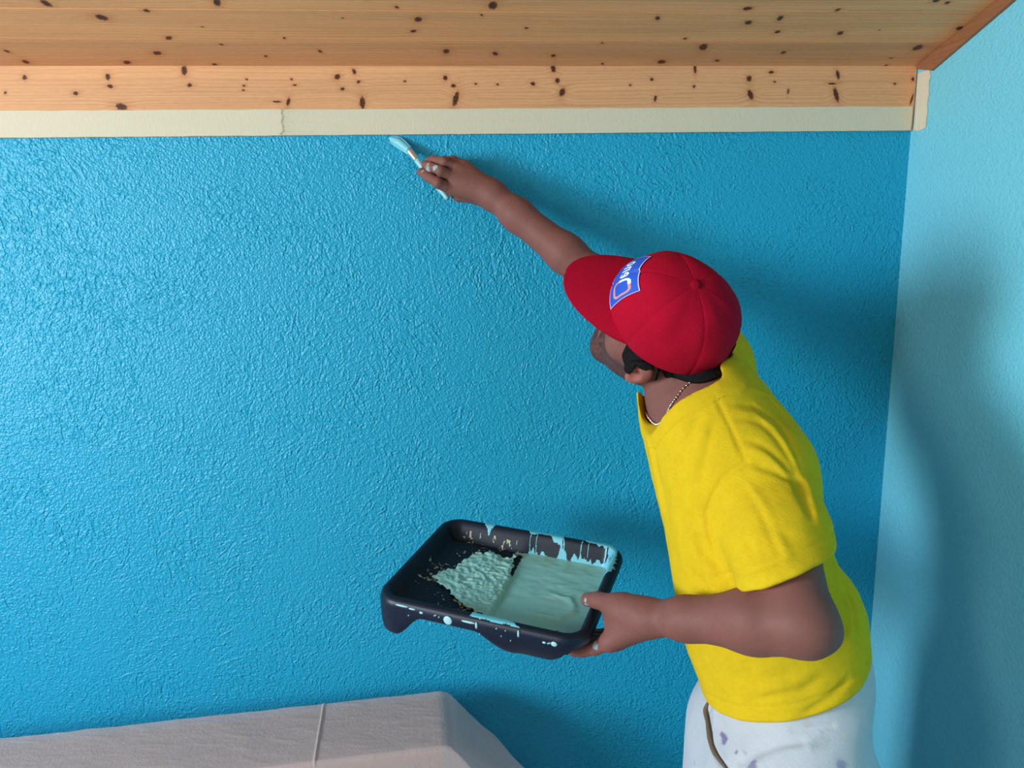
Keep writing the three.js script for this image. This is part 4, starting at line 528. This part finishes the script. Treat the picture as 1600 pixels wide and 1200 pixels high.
const stains = [[[0.3823, 0.8835, 0.5845], 0.0075, [0.20, 0.14, 0.30], 0.9], [[0.3822, 0.8835, 0.5747], 0.005, [0.20, 0.14, 0.30], 0.9], [[0.3861, 0.8872, 0.6172], 0.0035, [0.20, 0.15, 0.30], 0.9], [[0.3953, 0.8902, 0.6518], 0.009, [0.22, 0.17, 0.32], 0.85], [[0.3928, 0.8949, 0.6293], 0.004, [0.3, 0.33, 0.36], 0.6], [[0.4779, 0.9395, 0.6754], 0.012, [0.36, 0.38, 0.38], 0.4], [[0.4956, 0.9173, 0.6958], 0.008, [0.2, 0.2, 0.36], 0.6], [[0.3594, 0.8001, 0.5251], 0.004, [0.2, 0.3, 0.5], 0.7], [[0.4658, 0.9536, 0.6592], 0.007, [0.45, 0.38, 0.33], 0.4], [[0.3793, 0.8736, 0.531], 0.0035, [0.34, 0.24, 0.14], 0.7], [[0.3755, 0.8641, 0.5503], 0.0035, [0.34, 0.24, 0.14], 0.7], [[0.3706, 0.8571, 0.5719], 0.0035, [0.34, 0.24, 0.14], 0.7], [[0.3705, 0.8598, 0.5998], 0.0035, [0.34, 0.24, 0.14], 0.7]];
const trCol = (x, y, z) => { const n = 1 + 0.06 * fbm(x * 40, y * 40, z * 40, 3), c = [0.58 * n, 0.57 * n, 0.62 * n]; for (const [p, r, col, k] of stains) { const d = Math.hypot(x - p[0], y - p[1], z - p[2]) + r * 0.5 * fbm(x * 160, y * 160, z * 160, 3), m = (1 - sstep(d, r * 0.75, r * 1.05)) * k; for (let i = 0; i < 3; i++) c[i] = lerp(c[i], col[i], m); } return c; };
const trM = mat(1, 1, 1, 0.9, { vertexColors: true, bumpMap: fabricBump, bumpScale: 0.0006 });
obj('trousers', shift0(mergeGeometries([surfaceNet(trousersF, [0.14, 0.80, 0.2], [0.76, 1.12, 0.86], 0.0042, { colour: trCol }), surfaceNet((x, y, z) => Math.max(trousersF(x, y, z), y - 0.806), [0.14, -0.02, 0.2], [0.76, 0.83, 0.86], 0.010, { colour: trCol })])), trM, person, 'white painter trousers with purple paint stains');
{ const P = [[0.3877, 0.8966, 0.5117], [0.3817, 0.8782, 0.513], [0.3781, 0.8699, 0.5318], [0.374, 0.861, 0.5547], [0.3707, 0.8586, 0.5793], [0.371, 0.8606, 0.6035], [0.3725, 0.8621, 0.6212]].map((p) => sub(p, add(BASE, [0, 0, 0.0042]))); obj('pocket_opening', tube(P, [0.0006, 0.0042, 0.0030, 0.0046, 0.0040, 0.0030, 0.0018], 10, 40), mat(0.17, 0.115, 0.07, 0.9), person, 'brown slit of the trouser pocket'); }
// ---- shoes
for (const a of feet) { const f = (x, y, z) => smax(smin(smin(capsule([a[0] + 0.03, 0.05, a[2]], [a[0] - 0.16, 0.04, a[2]], 0.046, 0.043)(x, y, z), capsule([a[0] + 0.01, 0.05, a[2]], [a[0] + 0.0, 0.10, a[2]], 0.05, 0.045)(x, y, z), 0.03), ellipsoid([a[0] - 0.07, 0.012, a[2]], [0.15, 0.02, 0.05])(x, y, z), 0.01), -y, 0.004); obj('shoe', shift0(surfaceNet(f, [a[0] - 0.24, -0.01, a[2] - 0.07], [a[0] + 0.1, 0.17, a[2] + 0.07], 0.007)), mat(0.12, 0.12, 0.13, 0.7), person); }
// ---- collar band round the neck opening, and the chain at the neck
{
  const collarF = (x, y, z) => { const n = neckHole(x, y, z); return n > 0.05 || n < -0.02 ? Math.max(n - 0.017, -n) : smax(smax(shirtF(x, y, z) - 0.0018, n - 0.017, 0.003), -n - 0.001, 0.004); };
  obj('collar', shift0(surfaceNet(collarF, ...bb([RC], 0.15), 0.0024, { colour: shirtCol })), shirtM, person);
  const neckSkin = (x, y, z) => smin(headNeck(x, y, z), trunk(x, y, z), 0.03);
  const beads = [], ctrl = new THREE.CatmullRomCurve3([[0.4414, 1.4007, 0.3927], [0.401, 1.3698, 0.4206], [0.3737, 1.3443, 0.4283], [0.3485, 1.3245, 0.4298], [0.3375, 1.3131, 0.4106], [0.3447, 1.3195, 0.3691], [0.3766, 1.3435, 0.3059], [0.4249, 1.3835, 0.2922], [0.4489, 1.4042, 0.3313]].map((p) => new THREE.Vector3(...p)), true);
  for (let k = 0; k < 150; k++) { const p = ctrl.getPointAt(k / 150).toArray(), e = 0.002; for (let it = 0; it < 4; it++) { const d = neckSkin(...p) - 0.0022, g = unit([neckSkin(p[0] + e, p[1], p[2]) - neckSkin(p[0] - e, p[1], p[2]), neckSkin(p[0], p[1] + e, p[2]) - neckSkin(p[0], p[1] - e, p[2]), neckSkin(p[0], p[1], p[2] + e) - neckSkin(p[0], p[1], p[2] - e)]); for (let i = 0; i < 3; i++) p[i] -= g[i] * d; } const b = new THREE.SphereGeometry(0.0021, 8, 6); b.translate(...sub(p, BASE)); beads.push(b); }
  obj('necklace', mergeGeometries(beads), mat(0.85, 0.74, 0.62, 0.22, { metalness: 1 }), person, 'thin gold bead chain').userData.kind = 'stuff';
}
// ---- cap, in the head's frame: x = left, y = up, z = forward
{
  const cap = group('cap', 'red baseball cap with a blue logo patch', null, sub(CC, BASE), person);
  cap.quaternion.setFromRotationMatrix(new THREE.Matrix4().makeBasis(new THREE.Vector3(...CL), new THREE.Vector3(...CU), new THREE.Vector3(...CF)));
  const red = mat(0.46, 0.0025, 0.022, 0.9, { bumpMap: fabricBump, bumpScale: 0.0004, specularIntensity: 0.25 });
  const rimY = (p) => { const c = Math.cos(p); return 0.010 + 0.022 * c + (c < -0.8 ? 0.030 * Math.pow((-c - 0.8) / 0.2, 0.7) * 0 : 0); };
  const dome = (p0, t, lift = 0) => {                // p0 azimuth from the front, t 0 rim .. 1 button
    const p = p0 < -1e-6 ? p0 + 2 * PI : p0;
    const c = Math.cos(p), s = Math.sin(p), a = t * PI / 2, front = Math.max(0, c), R = Math.pow(Math.cos(a), lerp(0.78, 0.6, front)), y0 = rimY(p), top = 0.126, flat = 1 - 0.14 * Math.exp(-(((p - 2 * PI + 2.0) / 0.75) ** 2)) * Math.sin(PI * Math.min(1, t * 1.15));
    const seg = Math.abs(((p / (PI / 3)) % 1 + 1) % 1 - 0.5) * 2, groove = -0.0012 * Math.pow(sstep(seg, 0.93, 1), 2) * (1 - t * 0.6);
    const dent = 0.0022 * noise(p * 1.7 + 4, t * 3.2) * Math.sin(a) * Math.cos(a) * 2 + 0.0028 * noise(p * 3 + 1, t * 4 + 3) * t * (1 - t) * 2, rr = lift + groove + dent;
    return [s * (0.084 * R * flat + rr * Math.cos(a * 0.8)), lerp(y0, top, Math.pow(Math.sin(a), 0.96)) + rr * Math.sin(a), c * ((c > 0 ? 0.101 : 0.106) * R * flat + rr * Math.cos(a * 0.8)) - 0.004];
  };
  for (let k = 0; k < 6; k++) {
    const p0 = k * PI / 3, p1 = (k + 1) * PI / 3, nu = 22, nv = 26, back = (p) => Math.max(0, Math.cos(p + PI)), arch = (p) => { const d = Math.abs(p - PI); return d < 0.42 ? 0.30 * Math.sqrt(1 - (d / 0.42) ** 2) : 0; };
    const ptAt = (u, v, lift) => { const p = lerp(p0, p1, u), a = arch(p); return dome(p, Math.min(1, lerp(a, 1, v)) * 0.995, lift); };
    const outer = grid(nu, nv, (u, v) => ptAt(u, v, 0), { uv: (u, v) => [u * 0.09, v * 0.12] }), inner = grid(nu, nv, (u, v) => ptAt(u, v, -0.0022), { uv: (u, v) => [u * 0.09, v * 0.12] });
    const rim = grid(nu, 1, (u, v) => ptAt(u, 0, v ? -0.0022 : 0), { uv: (u, v) => [u * 0.09, v * 0.01] });
    obj('crown_panel', mergeGeometries([outer, flipped(inner), flipped(rim)]), red, cap);
  }
  const btn = new THREE.SphereGeometry(0.0075, 16, 10); btn.scale(1, 0.6, 1); btn.translate(0, 0.1255, -0.004); obj('button', btn, red, cap);
  // brim
  const A = 1.06, brimPt = (u, v, lift) => { const p = lerp(-A, A, u), b = dome(p, 0.02, -0.001), k = u * 2 - 1, reach = 0.073 * Math.pow(Math.max(0, 1 - Math.abs(k) ** 2.2), 0.62), f = v * reach; return [b[0] * (1 - 0.02 * v), b[1] - 0.12 * f - 0.0 + lift - 0.006 * v * k * k, b[2] + f]; };
  const nb = 48, mb = 16, up = grid(nb, mb, (u, v) => brimPt(u, v, 0.0016), { uv: (u, v) => [u * 0.18, v * 0.08] }), dn = grid(nb, mb, (u, v) => brimPt(u, v, -0.0016), { uv: (u, v) => [u * 0.18, v * 0.08] }), ed = grid(nb, 4, (u, v) => { const q = brimPt(u, 1, lerp(0.0016, -0.0016, v)); const o = 0.0012 * Math.sin(v * PI); return [q[0], q[1], q[2] + o]; });
  obj('brim', mergeGeometries([up, flipped(dn), ed]), red, cap);
  // logo patch on the two front panels
  const cv = document.createElement('canvas'); cv.width = 512; cv.height = 256; const c2 = cv.getContext('2d');
  c2.fillStyle = '#1b55c8'; c2.fillRect(0, 0, 512, 256); c2.strokeStyle = '#d8b8e6'; c2.lineWidth = 8; c2.strokeRect(3, 3, 506, 250);
  c2.lineJoin = 'round'; c2.lineWidth = 20; c2.strokeStyle = '#e58e84'; c2.beginPath(); c2.roundRect(44, 62, 140, 132, 34); c2.stroke();
  c2.strokeStyle = '#f4f6fb'; c2.lineWidth = 24; c2.beginPath(); c2.moveTo(120, 62); c2.lineTo(152, 62); c2.quadraticCurveTo(184, 64, 184, 98); c2.lineTo(184, 140); c2.stroke();
  c2.fillStyle = '#f4f6fb'; c2.font = 'bold 128px sans-serif'; c2.fillText('eno', 208, 146);
  const tex = new THREE.CanvasTexture(cv); tex.colorSpace = THREE.SRGBColorSpace;
  const patch = (lift) => grid(30, 14, (u, v) => { const q = dome(lerp(0.46, -0.46, u), lerp(0.06, 0.58, v), lift); return q; }, { uv: (u, v) => [u, v] });
  const pm = mat(1, 1, 1, 0.7); pm.map = tex; obj('logo_patch', mergeGeometries([flipped(patch(0.0016))]), pm, cap, 'blue embroidered patch with white and pink lettering');
  const strap = (l) => grid(20, 4, (u, v) => { const p = PI + lerp(-0.46, 0.46, u), q = dome(p, lerp(0.0, 0.10, v), l); return q; }); obj('strap', mergeGeometries([strap(0.0002), flipped(strap(-0.0016))]), mat(0.10, 0.004, 0.012, 0.8), cap);
}

// ---------------------------------------------------------------- the brush
{
  const tip = [-0.0964, 1.8015, -0.0159], bend = [-0.0741, 1.7904, -0.0055], root = [-0.0521, 1.7717, 0.0104], fer = [-0.0392, 1.7541, 0.0192], end = [0.0178, 1.6789, 0.0453];
  const br = group('paint_brush', 'small bent paint brush coated in turquoise paint, pressed under the masking tape', 'paint brush', end);
  const o = (g) => g.translate(-end[0], -end[1], -end[2]);
  const coatM = mat(0.22, 0.60, 0.72, 0.3);
  obj('handle', o(tube([end, mix3(end, fer, 0.5), fer], [0.0046, 0.0066, 0.0058], 14)), mat(0.30, 0.58, 0.63, 0.4), br);
  obj('ferrule', o(tube([fer, mix3(fer, root, 0.5), root], [0.0058, 0.0062, 0.0068], 16)), mat(0.75, 0.72, 0.70, 0.3, { metalness: 0.9 }), br);
  const R = rng(3), hairs = [], side = unit(cross(sub(root, tip), [0, 0, 1]));
  hairs.push(tube([root, bend, tip], [0.0068, 0.0088, 0.0036], 18));
  for (let k = 0; k < 70; k++) { const a = (R() - 0.5) * 2, b = (R() - 0.5) * 2, w = 0.0072, j = (p, m) => add(p, add(mul(side, a * w * m), [0, 0, b * w * m * 0.6])); hairs.push(tube([j(root, 1), j(bend, 1.35), add(j(tip, 0.55), [(R() - 0.5) * 0.006, (R() - 0.3) * 0.003, 0])], [0.0011, 0.0011, 0.0004], 5)); }
  obj('bristles', o(mergeGeometries(hairs)), coatM, br);
}

renderer.render(scene, camera);
